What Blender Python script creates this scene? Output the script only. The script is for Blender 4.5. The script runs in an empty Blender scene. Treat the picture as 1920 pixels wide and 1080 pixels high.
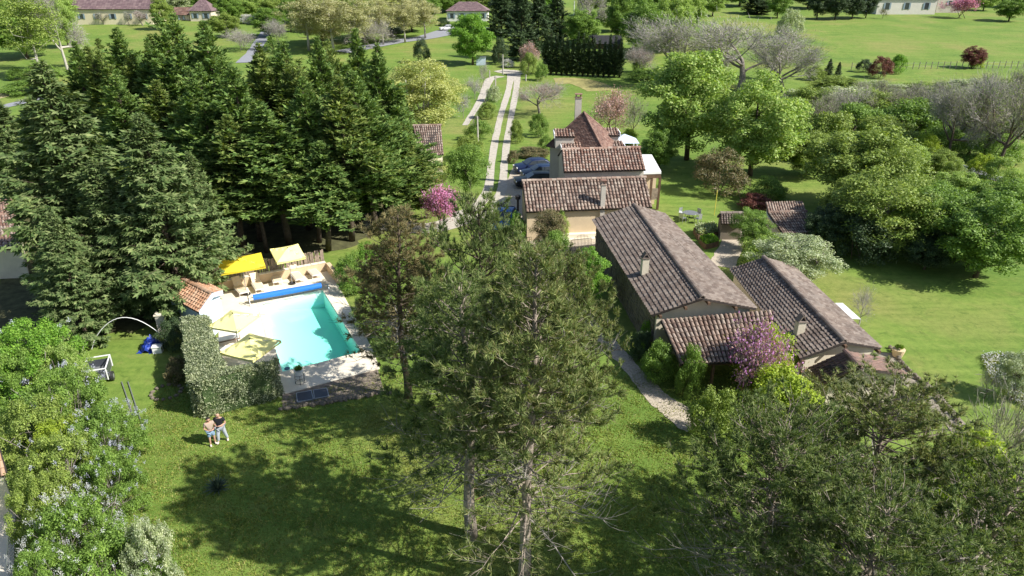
import bpy, bmesh, math, random
import numpy as np
from mathutils import Vector, Matrix

SC = bpy.context.scene
COL = SC.collection
R = math.radians
rng = np.random.default_rng(7)
random.seed(7)

# ------------------------------------------------------------------ camera, sky, sun, exposure
CAM_H, CAM_F, CAM_PITCH = 21.0, 1300.0, R(25.0)
cam_data = bpy.data.cameras.new("drone_camera")
cam_data.sensor_width = 36.0
cam_data.lens = 36.0 * CAM_F / 1920.0
cam_data.clip_start, cam_data.clip_end = 0.3, 3000.0
cam = bpy.data.objects.new("drone_camera", cam_data)
cam.location = (0, 0, CAM_H)
cam.rotation_euler = (R(90) - CAM_PITCH, 0, 0)
COL.objects.link(cam)
SC.camera = cam

SUN_EL = R(41.0)
SUN_H = Vector((0.95, -0.31, 0)).normalized()        # towards the sun, horizontally
world = bpy.data.worlds.new("World")
SC.world = world
world.use_nodes = True
wn = world.node_tree
sky = wn.nodes.new("ShaderNodeTexSky")
sky.sky_type = 'NISHITA'
sky.sun_disc = False
sky.sun_elevation = SUN_EL
sky.sun_rotation = math.atan2(SUN_H.x, SUN_H.y)
wn.nodes["Background"].inputs[1].default_value = 0.092
wn.links.new(sky.outputs[0], wn.nodes["Background"].inputs[0])
sun_data = bpy.data.lights.new("sun", 'SUN')
sun_data.energy = 5.0
sun_data.angle = R(0.53)
sun_data.color = (1.0, 0.965, 0.90)
sun = bpy.data.objects.new("sun", sun_data)
sdir = Vector((SUN_H.x * math.cos(SUN_EL), SUN_H.y * math.cos(SUN_EL), math.sin(SUN_EL)))
sun.rotation_euler = sdir.to_track_quat('Z', 'Y').to_euler()
COL.objects.link(sun)
SC.view_settings.view_transform = 'Standard'
SC.view_settings.look = 'None'
SC.view_settings.exposure = 0.66
SC.view_settings.gamma = 1.0
SC.cycles.max_bounces = 6
SC.cycles.diffuse_bounces = 3
SC.cycles.transmission_bounces = 4
SC.cycles.transparent_max_bounces = 12

# ------------------------------------------------------------------ surveying helpers
_c, _s = math.cos(CAM_PITCH), math.sin(CAM_PITCH)


def terr(x, y):
    """Height of the land: level round the houses, rising gently beyond."""
    d = np.maximum(0.0, np.asarray(y, float) - 105.0)
    z = 0.052 * d * d / (d + 45.0)
    far = np.maximum(0.0, np.asarray(y, float) - 300.0)
    z = z + 0.06 * far * far / (far + 120.0)
    return z


def ray(px, py):
    u, v = (px - 960) / CAM_F, (py - 540) / CAM_F
    return Vector((u, _c - v * _s, -_s - v * _c))


def at(px, py, z=0.0):
    """Ground point of the survey (height z) seen at a photo position."""
    d = ray(px, py)
    t = (z - CAM_H) / d.z
    return Vector((t * d.x, t * d.y, z))


def aty(px, py, y):
    d = ray(px, py)
    t = y / d.y
    return Vector((t * d.x, y, CAM_H + t * d.z))


def on(px, py):
    """Point of the land surface seen at a photo position."""
    d = ray(px, py)
    lo, hi = 5.0, 900.0
    for _ in range(50):
        m = (lo + hi) / 2
        if CAM_H + m * d.z > float(terr(m * d.x, m * d.y)):
            lo = m
        else:
            hi = m
    return Vector((lo * d.x, lo * d.y, CAM_H + lo * d.z))


def depth(p):
    return p.y * _c - (p.z - CAM_H) * _s


# ------------------------------------------------------------------ materials
MATS = {}


def newmat(name):
    m = bpy.data.materials.new(name)
    m.use_nodes = True
    nt = m.node_tree
    b = nt.nodes["Principled BSDF"]
    MATS[name] = m
    return m, nt, b


def node(nt, t, **kw):
    n = nt.nodes.new(t)
    for k, v in kw.items():
        setattr(n, k, v)
    return n


def ramp(nt, fac, stops):
    r = node(nt, "ShaderNodeValToRGB")
    el = r.color_ramp.elements
    while len(el) < len(stops):
        el.new(0.5)
    for e, (p, c) in zip(el, stops):
        e.position = p
        e.color = (*c, 1)
    nt.links.new(fac, r.inputs[0])
    return r.outputs[0]


def noise(nt, scale, detail=3.0, coord='pos', rough=0.6, dist=0.0):
    n = node(nt, "ShaderNodeTexNoise")
    n.inputs["Scale"].default_value = scale
    n.inputs["Detail"].default_value = detail
    n.inputs["Roughness"].default_value = rough
    n.inputs["Distortion"].default_value = dist
    if coord == 'pos':
        g = node(nt, "ShaderNodeNewGeometry")
        nt.links.new(g.outputs["Position"], n.inputs["Vector"])
    else:
        g = node(nt, "ShaderNodeTexCoord")
        nt.links.new(g.outputs["Object"], n.inputs["Vector"])
    return n.outputs["Fac"]


def mixc(nt, fac, a, b, mode='MIX'):
    m = node(nt, "ShaderNodeMix", data_type='RGBA', blend_type=mode)
    for sock, v in ((m.inputs[0], fac), (m.inputs[6], a), (m.inputs[7], b)):
        if isinstance(v, (int, float)):
            sock.default_value = v
        elif isinstance(v, (tuple, list)):
            sock.default_value = (*v, 1) if len(v) == 3 else v
        else:
            nt.links.new(v, sock)
    return m.outputs[2]


def maprange(nt, v, a, b, c=0.0, d=1.0):
    m = node(nt, "ShaderNodeMapRange")
    nt.links.new(v, m.inputs[0])
    for i, x in enumerate((a, b, c, d)):
        m.inputs[i + 1].default_value = x
    return m.outputs[0]


def bump(nt, b, h, strength=0.3, dist=0.05):
    n = node(nt, "ShaderNodeBump")
    n.inputs["Strength"].default_value = strength
    n.inputs["Distance"].default_value = dist
    nt.links.new(h, n.inputs["Height"])
    nt.links.new(n.outputs[0], b.inputs["Normal"])


def plain(name, col, rough=0.7, var=0.18, scale=6.0, metal=0.0, spec=0.3, bmp=0.0):
    """A surface of one colour with grain and weathering."""
    m, nt, b = newmat(name)
    f = noise(nt, scale, 4)
    dark = tuple(c * (1 - var) for c in col)
    lite = tuple(min(1, c * (1 + var)) for c in col)
    c = ramp(nt, f, [(0.3, dark), (0.7, lite)])
    nt.links.new(c, b.inputs["Base Color"])
    b.inputs["Roughness"].default_value = rough
    b.inputs["Metallic"].default_value = metal
    b.inputs["Specular IOR Level"].default_value = spec
    if bmp:
        bump(nt, b, noise(nt, scale * 4, 4), bmp, 0.03)
    return m


def island(nt):
    """A value of its own for every loose piece, also across copies."""
    g = node(nt, "ShaderNodeNewGeometry")
    o = node(nt, "ShaderNodeObjectInfo")
    a = node(nt, "ShaderNodeMath", operation='ADD')
    nt.links.new(g.outputs["Random Per Island"], a.inputs[0])
    nt.links.new(o.outputs["Random"], a.inputs[1])
    f = node(nt, "ShaderNodeMath", operation='FRACT')
    nt.links.new(a.outputs[0], f.inputs[0])
    return f.outputs[0]


def foliage(name, cols, trans=0.3, rough=0.55, clump=0.5, spec=0.35):
    """Leaves: each its own green, slowly varying through the crown, thin enough to let light through."""
    m, nt, b = newmat(name)
    n = len(cols)
    cols = [tuple(min(.85, k * 1.42) for k in c) for c in cols]
    c1 = ramp(nt, island(nt), [(0.05 + 0.9 * i / max(1, n - 1), c) for i, c in enumerate(cols)])
    f = noise(nt, 0.8, 2)
    tint = ramp(nt, f, [(0.3, (0.78, 0.8, 0.75)), (0.7, (1.2, 1.15, 1.05))])
    c = mixc(nt, clump, c1, mixc(nt, 1.0, c1, tint, 'MULTIPLY'))
    f2 = noise(nt, 2.6, 3, rough=0.7)
    t2 = ramp(nt, f2, [(0.32, (0.55, 0.6, 0.6)), (0.52, (1.0, 1.0, 1.0)), (0.68, (1.42, 1.36, 1.25))])
    c = mixc(nt, 0.8, c, mixc(nt, 1.0, c, t2, 'MULTIPLY'))
    nt.links.new(c, b.inputs["Base Color"])
    b.inputs["Roughness"].default_value = rough
    b.inputs["Specular IOR Level"].default_value = spec
    if trans > 0:
        t = node(nt, "ShaderNodeBsdfTranslucent")
        warm = mixc(nt, 1.0, c, (1.25, 1.25, 0.55), 'MULTIPLY')
        nt.links.new(warm, t.inputs[0])
        mx = node(nt, "ShaderNodeMixShader")
        mx.inputs[0].default_value = trans
        nt.links.new(b.outputs[0], mx.inputs[1])
        nt.links.new(t.outputs[0], mx.inputs[2])
        nt.links.new(mx.outputs[0], nt.nodes["Material Output"].inputs[0])
    return m


def tiles_mat(name, cols, lichen=0.35, lcol=(0.42, 0.39, 0.33)):
    m, nt, b = newmat(name)
    n = len(cols)
    c = ramp(nt, island(nt), [(0.04 + 0.92 * i / (n - 1), k) for i, k in enumerate(cols)])
    big = noise(nt, 0.7, 3)
    c = mixc(nt, 0.5, c, mixc(nt, 1.0, c, ramp(nt, big, [(0.3, (0.6, 0.6, 0.62)), (0.7, (1.25, 1.2, 1.15))]), 'MULTIPLY'))
    sp = maprange(nt, noise(nt, 9.0, 4, rough=0.7), 0.58, 0.7, 0, lichen)
    c = mixc(nt, sp, c, lcol)
    nt.links.new(c, b.inputs["Base Color"])
    b.inputs["Roughness"].default_value = 0.85
    b.inputs["Specular IOR Level"].default_value = 0.2
    bump(nt, b, noise(nt, 30, 3), 0.3, 0.02)
    return m


def stucco(name, col, stain=0.25):
    m, nt, b = newmat(name)
    f = noise(nt, 0.9, 5, rough=0.7)
    c = ramp(nt, f, [(0.3, tuple(k * (1 - stain) for k in col)), (0.62, col), (0.8, tuple(min(1, k * 1.08) for k in col))])
    nt.links.new(c, b.inputs["Base Color"])
    b.inputs["Roughness"].default_value = 0.9
    b.inputs["Specular IOR Level"].default_value = 0.15
    bump(nt, b, noise(nt, 14, 5), 0.35, 0.03)
    return m


def grassmat(name, dry, mid, lush, patch=0.12):
    m, nt, b = newmat(name)
    big = noise(nt, patch, 4, rough=0.6, dist=0.4)
    c = ramp(nt, big, [(0.30, lush), (0.5, mid), (0.68, dry)])
    med = noise(nt, 0.55, 5, rough=0.7, dist=0.8)
    c = mixc(nt, maprange(nt, med, 0.54, 0.72, 0, 0.65), c, dry)
    weed = noise(nt, 1.1, 4, rough=0.65, dist=0.5)
    c = mixc(nt, maprange(nt, weed, 0.55, 0.70, 0, 0.6), c, tuple(k * 0.62 for k in lush))
    fine = noise(nt, 2.2, 5, rough=0.75)
    c = mixc(nt, 0.75, c, mixc(nt, 1.0, c, ramp(nt, fine, [(0.25, (0.6, 0.66, 0.55)), (0.5, (1, 1, 1)), (0.75, (1.45, 1.32, 1.3))]), 'MULTIPLY'))
    vf = noise(nt, 17, 3, rough=0.8)
    c = mixc(nt, 0.6, c, mixc(nt, 1.0, c, ramp(nt, vf, [(0.3, (0.75, 0.77, 0.7)), (0.7, (1.22, 1.2, 1.22))]), 'MULTIPLY'))
    # mowing lines: fine streaks running across the slope
    g2 = node(nt, "ShaderNodeNewGeometry")
    mp = node(nt, "ShaderNodeMapping")
    mp.inputs["Rotation"].default_value = (0, 0, 0.75)
    mp.inputs["Scale"].default_value = (0.16, 1.6, 1)
    nt.links.new(g2.outputs["Position"], mp.inputs[0])
    ns = node(nt, "ShaderNodeTexNoise")
    ns.inputs["Scale"].default_value = 0.9
    ns.inputs["Detail"].default_value = 4
    nt.links.new(mp.outputs[0], ns.inputs["Vector"])
    c = mixc(nt, 0.6, c, mixc(nt, 1.0, c, ramp(nt, ns.outputs["Fac"], [(0.3, (0.72, 0.8, 0.7)), (0.7, (1.3, 1.2, 1.3))]), 'MULTIPLY'))
    nt.links.new(c, b.inputs["Base Color"])
    b.inputs["Roughness"].default_value = 0.85
    b.inputs["Specular IOR Level"].default_value = 0.15
    bump(nt, b, vf, 0.5, 0.06)
    return m


# ------------------------------------------------------------------ mesh building
class MB:
    """Collects shapes, then links them as one mesh object."""

    def __init__(self):
        self.v, self.f, self.n = [], [], 0
        self.mi = []

    def add(self, v, f, mi=0):
        v = np.asarray(v, float).reshape(-1, 3)
        f = np.asarray(f, int)
        self.v.append(v)
        self.f.append(f + self.n)
        self.mi.append(mi)
        self.n += len(v)
        return self

    def box(self, c, s, rz=0.0, mi=0, tilt=None):
        sx, sy, sz = s[0] / 2, s[1] / 2, s[2] / 2
        v = np.array([[x, y, z] for z in (-sz, sz) for y in (-sy, sy) for x in (-sx, sx)])
        M = np.array(Matrix.Rotation(rz, 3, 'Z'))
        if tilt is not None:
            M = M @ np.array(tilt)
        v = v @ M.T + np.array(c)
        return self.add(v, [[0, 2, 3, 1], [4, 5, 7, 6], [0, 1, 5, 4], [2, 6, 7, 3], [0, 4, 6, 2], [1, 3, 7, 5]], mi)

    def prism(self, poly, z0, z1, mi=0):
        """Upright prism over a ground outline (list of (x, y))."""
        p = [(q[0], q[1]) for q in poly]
        a = sum(p[i][0] * p[(i + 1) % len(p)][1] - p[(i + 1) % len(p)][0] * p[i][1] for i in range(len(p)))
        if a < 0:
            p = p[::-1]
        n = len(p)
        v = [(x, y, z0) for x, y in p] + [(x, y, z1) for x, y in p]
        self.add(v, [[i, (i + 1) % n, n + (i + 1) % n, n + i] for i in range(n)], mi)
        k = self.n - 2 * n
        self.f.append(np.array([[k + n + i for i in range(n)]]))
        self.f.append(np.array([[k + i for i in range(n - 1, -1, -1)]]))
        self.mi += [mi, mi]
        return self

    def tube(self, pts, rad, sides=6, mi=0, cap=True):
        pts = np.asarray(pts, float)
        n = len(pts)
        rad = np.broadcast_to(np.asarray(rad, float), (n,))
        t = np.gradient(pts, axis=0)
        t /= np.linalg.norm(t, axis=1, keepdims=True) + 1e-9
        ref = np.array([0, 0, 1.0]) if abs(t[:, 2].mean()) < 0.8 else np.array([1.0, 0, 0])
        a = np.cross(t, ref)
        a /= np.linalg.norm(a, axis=1, keepdims=True) + 1e-9
        b = np.cross(t, a)
        ang = np.arange(sides) * 2 * np.pi / sides
        v = pts[:, None, :] + rad[:, None, None] * (a[:, None, :] * np.cos(ang)[None, :, None] + b[:, None, :] * np.sin(ang)[None, :, None])
        f = []
        for i in range(n - 1):
            for j in range(sides):
                k = (j + 1) % sides
                f.append([i * sides + j, i * sides + k, (i + 1) * sides + k, (i + 1) * sides + j])
        self.add(v.reshape(-1, 3), f, mi)
        if cap and sides > 2:
            k = self.n - n * sides
            self.f.append(np.array([[k + j for j in range(sides - 1, -1, -1)]]))
            self.f.append(np.array([[k + (n - 1) * sides + j for j in range(sides)]]))
            self.mi += [mi, mi]
        return self

    def mesh(self, name):
        me = bpy.data.meshes.new(name)
        v = np.concatenate(self.v) if self.v else np.zeros((0, 3))
        me.vertices.add(len(v))
        me.vertices.foreach_set("co", v.astype(np.float32).ravel())
        loops = np.concatenate([f.ravel() for f in self.f]).astype(np.int32)
        tot = np.concatenate([np.full(len(f), f.shape[1]) for f in self.f]).astype(np.int32)
        start = np.concatenate([[0], np.cumsum(tot)[:-1]]).astype(np.int32)
        mi = np.concatenate([np.full(len(f), m) for f, m in zip(self.f, self.mi)]).astype(np.int32)
        me.loops.add(len(loops))
        me.loops.foreach_set("vertex_index", loops)
        me.polygons.add(len(tot))
        me.polygons.foreach_set("loop_start", start)
        me.polygons.foreach_set("loop_total", tot)
        me.polygons.foreach_set("material_index", mi)
        me.update(calc_edges=True)
        return me

    def build(self, name, mat, parent=None, smooth=False):
        me = self.mesh(name)
        for m in (mat if isinstance(mat, (list, tuple)) else [mat]):
            me.materials.append(m)
        if smooth:
            me.shade_smooth()
        else:
            me.shade_flat()
        return link(name, me, parent)


def link(name, data, parent=None):
    o = bpy.data.objects.new(name, data)
    COL.objects.link(o)
    if parent is not None:
        o.parent = parent
    return o


USED_LABELS = {}


def tag(o, label=None, cat=None, group=None, kind=None):
    if label:
        o["label"] = label
        USED_LABELS[label] = USED_LABELS.get(label, 0) + 1
    if cat:
        o["category"] = cat
    if group:
        o["group"] = group
    if kind:
        o["kind"] = kind
    return o


def thing(name, label, cat, loc=(0, 0, 0), rz=0.0, group=None):
    o = link(name, None)
    o.empty_display_size = 0.3
    o.location = loc
    o.rotation_euler.z = rz
    return tag(o, label, cat, group)


def copy_tree(o, parent=None):
    c = o.copy()
    COL.objects.link(c)
    c.parent = parent
    for ch in list(o.children):
        copy_tree(ch, c)
    return c


def setmat(o, m):
    """This object's own material, the mesh staying shared."""
    o.material_slots[0].link = 'OBJECT'
    o.material_slots[0].material = m


def unit(v):
    return v / (np.linalg.norm(v, axis=-1, keepdims=True) + 1e-9)


def cards(mb, p, d, nrm, L, W, fold=0.15):
    """Leaf-shaped faces: base at p, running along d, roughly facing nrm."""
    d = unit(d)
    s = unit(np.cross(d, nrm))
    u = unit(np.cross(s, d))
    L = np.broadcast_to(L, (len(p),))[:, None]
    W = np.broadcast_to(W, (len(p),))[:, None]
    mid = p + d * L * 0.5 + u * W * fold
    v = np.stack([p, mid + s * W * 0.5 - u * W * fold, p + d * L, mid - s * W * 0.5 - u * W * fold], 1)
    k = np.arange(len(p))[:, None] * 4
    mb.add(v.reshape(-1, 3), np.concatenate([k, k + 1, k + 2, k + 3], 1))


def needles(mb, p, d, n, L, W, spread=0.9):
    """Tufts of n needles round each point p, leaning along d."""
    P = np.repeat(p, n, 0)
    D = unit(np.repeat(unit(d), n, 0) * 0.75 + rng.normal(0, spread, (len(P), 3)) * 0.6)
    S = unit(np.cross(D, rng.normal(0, 1, D.shape))) * W * 0.5
    LL = (L * rng.uniform(0.7, 1.15, len(P)))[:, None]
    v = np.stack([P - S, P + S, P + D * LL], 1)
    k = np.arange(len(P))[:, None] * 3
    mb.add(v.reshape(-1, 3), np.concatenate([k, k + 1, k + 2], 1))


# ------------------------------------------------------------------ plants (prototypes are meshes; every plant gets objects of its own)
def bend(p0, d0, L, n=5, up=0.2, jit=0.08):
    """A slightly crooked limb path."""
    pts = [np.array(p0, float)]
    d = unit(np.array(d0, float))
    for _ in range(n):
        d = unit(d + np.array([0, 0, up / n]) + rng.normal(0, jit, 3))
        pts.append(pts[-1] + d * L / n)
    return np.array(pts)


def pine_proto(H, Rr, h0, seed, dead=0.25, step=0.55, nb=5, tuft=9, dens=1.0, nl=0.2, prof=0.55, lowf=0.62, pdead=0.62, thin0=0.6, tr=0.018):
    global rng
    rng = np.random.default_rng(seed)
    t, c, dw = MB(), MB(), MB()
    nz = 9
    zz = np.linspace(0, H, nz)
    wob = np.cumsum(rng.normal(0, 0.06, (nz, 2)), 0)
    tp = np.column_stack([wob - wob[0], zz])
    r0 = tr * H
    t.tube(tp, r0 * (1 - 0.93 * (zz / H) ** 0.9) + 0.02, 9)
    P, D = [], []
    z = h0 * H
    while z < H * 0.985:
        q = (z - h0 * H) / (H * (1 - h0))
        L0 = Rr * min(1, lowf + 1.5 * q) * (1 - q) ** prof + 0.25
        base = np.array([np.interp(z, zz, tp[:, 0]), np.interp(z, zz, tp[:, 1]), z])
        a0 = rng.uniform(0, 6.28)
        for k in range(nb):
            a = a0 + k * 2 * np.pi / nb + rng.normal(0, 0.3)
            L = L0 * rng.uniform(0.6, 1.15)
            el = R(-6 + 45 * q ** 1.3) + rng.normal(0, 0.12)
            d = np.array([math.cos(a) * math.cos(el), math.sin(a) * math.cos(el), math.sin(el)])
            path = bend(base, d, L, 6, 0.35, 0.14)
            isdead = q < dead and rng.random() < pdead * (1 - q / dead * .6)
            (dw if isdead else t).tube(path, np.linspace(0.008 * L + 0.01, 0.006, 7), 4, cap=False)
            ns = int(max(3, L * 3.2))
            thin = thin0 + (1 - thin0) * min(1, q / .42) ** 1.5
            for i in range(ns):
                f = rng.uniform(0.28, 1.0) if not isdead else rng.uniform(0.2, 1)
                pp = path[min(5, int(f * 6))] * (1 - (f * 6) % 1) + path[min(6, int(f * 6) + 1)] * ((f * 6) % 1)
                sd = unit(unit(path[-1] - path[0]) * 0.7 + unit(np.cross(d, [0, 0, 1])) * rng.choice([-1, 1]) * 0.9 + np.array([0, 0, 0.3]) + rng.normal(0, 0.3, 3))
                l2 = L * rng.uniform(0.15, 0.34)
                sp = bend(pp, sd, l2, 3, 0.4, 0.15)
                (dw if isdead or rng.random() < .25 else t).tube(sp, np.linspace(0.010, 0.005, 4), 3, cap=False)
                if isdead:
                    continue
                m = int(max(1, l2 * 6.5 * dens * thin))
                w = rng.uniform(0.25, 1.0, m) ** 0.7
                x = w * 3
                i0 = np.minimum(2, x.astype(int))
                q3 = sp[i0] + (sp[i0 + 1] - sp[i0]) * (x - i0)[:, None]
                P.append(q3 + rng.normal(0, 0.05, q3.shape))
                D.append(np.repeat((sp[-1] - sp[0])[None], m, 0) / l2 + np.array([0, 0, 0.45]))
        z += step * rng.uniform(0.75, 1.25)
    P, D = np.concatenate(P), np.concatenate(D)
    needles(c, P, D, tuft, nl, 0.034, 0.8)
    print('pine tufts', len(P))
    return dict(H=H, R=Rr, trunk=t.mesh("pine_trunk"), twigs=dw.mesh("dead_branches"), crown=c.mesh("pine_needles"))


def conifer_proto(H, Rr, h0, seed, droop, step, nb, size, kind, fork=0.0):
    """Spruce (drooping boughs) or cypress (feathery rising sprays)."""
    global rng
    rng = np.random.default_rng(seed)
    t, c = MB(), MB()
    zz = np.linspace(0, H * (.66 if fork else .97), 7)
    t.tube(np.column_stack([rng.normal(0, 0.03, 7) * (zz > 0), rng.normal(0, 0.03, 7) * (zz > 0), zz]), (0.016 if kind == 'spruce' else 0.0095) * H * (1 - 0.95 * zz / H) + 0.015, 8)
    ph = rng.uniform(0, 6.28, 6)
    P, D, N, S = [], [], [], []
    z = h0 * H
    while z < H * 0.995:
        q = (z - h0 * H) / (H * (1 - h0))
        for k in range(nb):
            a = rng.uniform(0, 6.28)
            amp = 1.0 if kind == 'spruce' else 1.5
            lump = 0.78 + amp * (0.2 * math.sin(3 * a + ph[0] + z * 0.9) + 0.16 * math.sin(5 * a + ph[1] - z * 1.7) + 0.08 * math.sin(2 * a + ph[2] + z * 0.4))
            if lump < 0.5 and rng.random() < .6:
                continue
            fx = fork * max(0, q - .62) * rng.choice([-1, 1]) if fork else 0.0
            lob = 1.0 if q > 0.18 else 0.6 + 2.2 * q
            L = (Rr * lob * (1 - q) ** (0.8 if kind == 'spruce' else 0.95) * lump + (0.12 if kind == 'spruce' else 0.05)) * rng.uniform(0.7, 1.15)
            el = R(droop[0] + (droop[1] - droop[0]) * q) + rng.normal(0, 0.13)
            d = np.array([math.cos(a) * math.cos(el), math.sin(a) * math.cos(el), math.sin(el)])
            path = bend([fx, fx * .5, z - abs(fx) * .4], d, L, 4, 0.45 if kind == 'spruce' else 0.25, 0.07)
            if rng.random() < 0.35:
                t.tube(path, np.linspace(0.012 + 0.008 * L, 0.006, 5), 3, cap=False)
            m = int(3 + L * (7.0 if kind == 'spruce' else 6.0))
            f = rng.uniform(0.25, 1.0, m) ** 0.7 * 4
            i0 = np.minimum(3, f.astype(int))
            pt = path[i0] + (path[i0 + 1] - path[i0]) * (f - i0)[:, None]
            side = unit(np.cross(d, [0, 0, 1.0]))
            sg = rng.choice([-1.0, 1.0], m)[:, None] * rng.uniform(0.15, 1.0, (m, 1))
            if kind == 'spruce':
                dd = d * 0.8 + side * sg + np.array([0, 0, -0.28]) + rng.normal(0, 0.2, (m, 3))
            else:
                dd = d * 0.8 + side * sg * 0.6 + np.array([0, 0, 0.55]) + rng.normal(0, 0.25, (m, 3))
            P.append(pt + rng.normal(0, 0.05, (m, 3)))
            D.append(dd)
            N.append(np.array([0, 0, 0.8]) + d * 0.35 + rng.normal(0, 0.4, (m, 3)))
            S.append(size * rng.uniform(0.6, 1.25, m) * (0.35 + 0.65 * min(1, L)))
        z += step * rng.uniform(0.8, 1.2)
    P, D, N, S = map(np.concatenate, (P, D, N, S))
    cards(c, P, D, N, S, S * 0.27)
    # side sprigs give every spray a feathered edge
    for sgn in (-1, 1):
        s = unit(np.cross(unit(D), N)) * sgn
        cards(c, P + unit(D) * (S * 0.3)[:, None], unit(D) * 0.7 + s * 0.7 + rng.normal(0, 0.15, P.shape), N + rng.normal(0, 0.3, P.shape), S * 0.6, S * 0.2)
    return dict(H=H, R=Rr, trunk=t.mesh("conifer_trunk"), crown=c.mesh("conifer_boughs"))


def leafy_proto(H, Rr, h0, seed, n=9000, clumps=60, leaf=0.22, top=1.0, core=0.5, nlimb=10, aspect=0.55, cr=(0.16, 0.3), trunk=0.02, low=-1.0, stems=1, skirt=False):
    """Broadleaf crown: leaf clumps on limbs, open between the clumps."""
    global rng
    rng = np.random.default_rng(seed)
    t, c = MB(), MB()
    hc = H * (1 - h0) / 2
    zc = H * h0 + hc
    C = []
    while len(C) < clumps:
        v = unit(rng.normal(0, 1, 3))
        if v[2] < low:
            continue
        r = rng.uniform(core, 0.93)
        wz = v[2] * r
        wid = 1.0 - 0.28 * max(0, wz) * (2 - top) - 0.1 * max(0, -wz)
        if skirt and v[2] < 0.1:               # foliage down to the ground
            k = rng.uniform(0.55, 1.0) / (np.linalg.norm(v[:2]) + 1e-6)
            v[0], v[1], r = v[0] * k, v[1] * k, 0.95
            wz, wid = v[2] * 0.85, 1.0
        C.append([v[0] * r * Rr * wid, v[1] * r * Rr * wid, zc + wz * hc * 0.92])
    C = np.array(C)
    CR = rng.uniform(cr[0], cr[1], clumps) * min(Rr, hc * 1.2)
    for k in range(stems):
        off = np.array([0, 0, 0.0]) if stems == 1 else np.append(rng.normal(0, 0.12 * Rr, 2), 0)
        lean = rng.normal(0, 0.02 * H, 2) if stems == 1 else rng.normal(0, 0.3 * Rr, 2)
        zz = np.linspace(0, 1, 5)
        tp = np.column_stack([off[0] + lean[0] * zz, off[1] + lean[1] * zz, H * 0.72 * zz])
        t.tube(tp, trunk * H / math.sqrt(stems) * (1 - 0.8 * zz) + 0.012, 7 if stems == 1 else 5)
        for i in rng.choice(clumps, min(clumps, max(2, nlimb // stems)), replace=False):
            zb = min(max(0.12 * H, C[i, 2] - 0.35 * np.linalg.norm(C[i, :2]) - 0.1 * H), 0.66 * H)
            b0 = np.array([np.interp(zb, tp[:, 2], tp[:, 0]), np.interp(zb, tp[:, 2], tp[:, 1]), zb])
            mid = b0 * 0.45 + C[i] * 0.55 + np.array([0, 0, -0.05 * H]) + rng.normal(0, 0.03 * H, 3)
            t.tube([b0, (b0 + mid) / 2 + rng.normal(0, 0.01 * H, 3), mid, C[i]], [trunk * H * 0.4, trunk * H * 0.3, trunk * H * 0.18, 0.01], 4, cap=False)
    share = CR ** 2 / (CR ** 2).sum()
    idx = rng.choice(clumps, n, p=share)
    v = unit(rng.normal(0, 1, (n, 3)))
    v[:, 2] = np.where(rng.random(n) < 0.45, np.abs(v[:, 2]), v[:, 2])
    rr = rng.uniform(0.45, 1.08, n)
    p = C[idx] + v * np.array([1, 1, 0.8]) * (CR[idx] * rr)[:, None]
    nr = v * 0.8 + np.array([0, 0, 0.55]) + rng.normal(0, 0.45, (n, 3))
    d = unit(np.cross(nr, rng.normal(0, 1, (n, 3)))) + v * 0.25
    s = leaf * rng.uniform(0.6, 1.3, n)
    cards(c, p, d, nr, s, s * aspect)
    return dict(H=H, R=Rr, trunk=t.mesh("limbs"), crown=c.mesh("leaves"))


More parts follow.
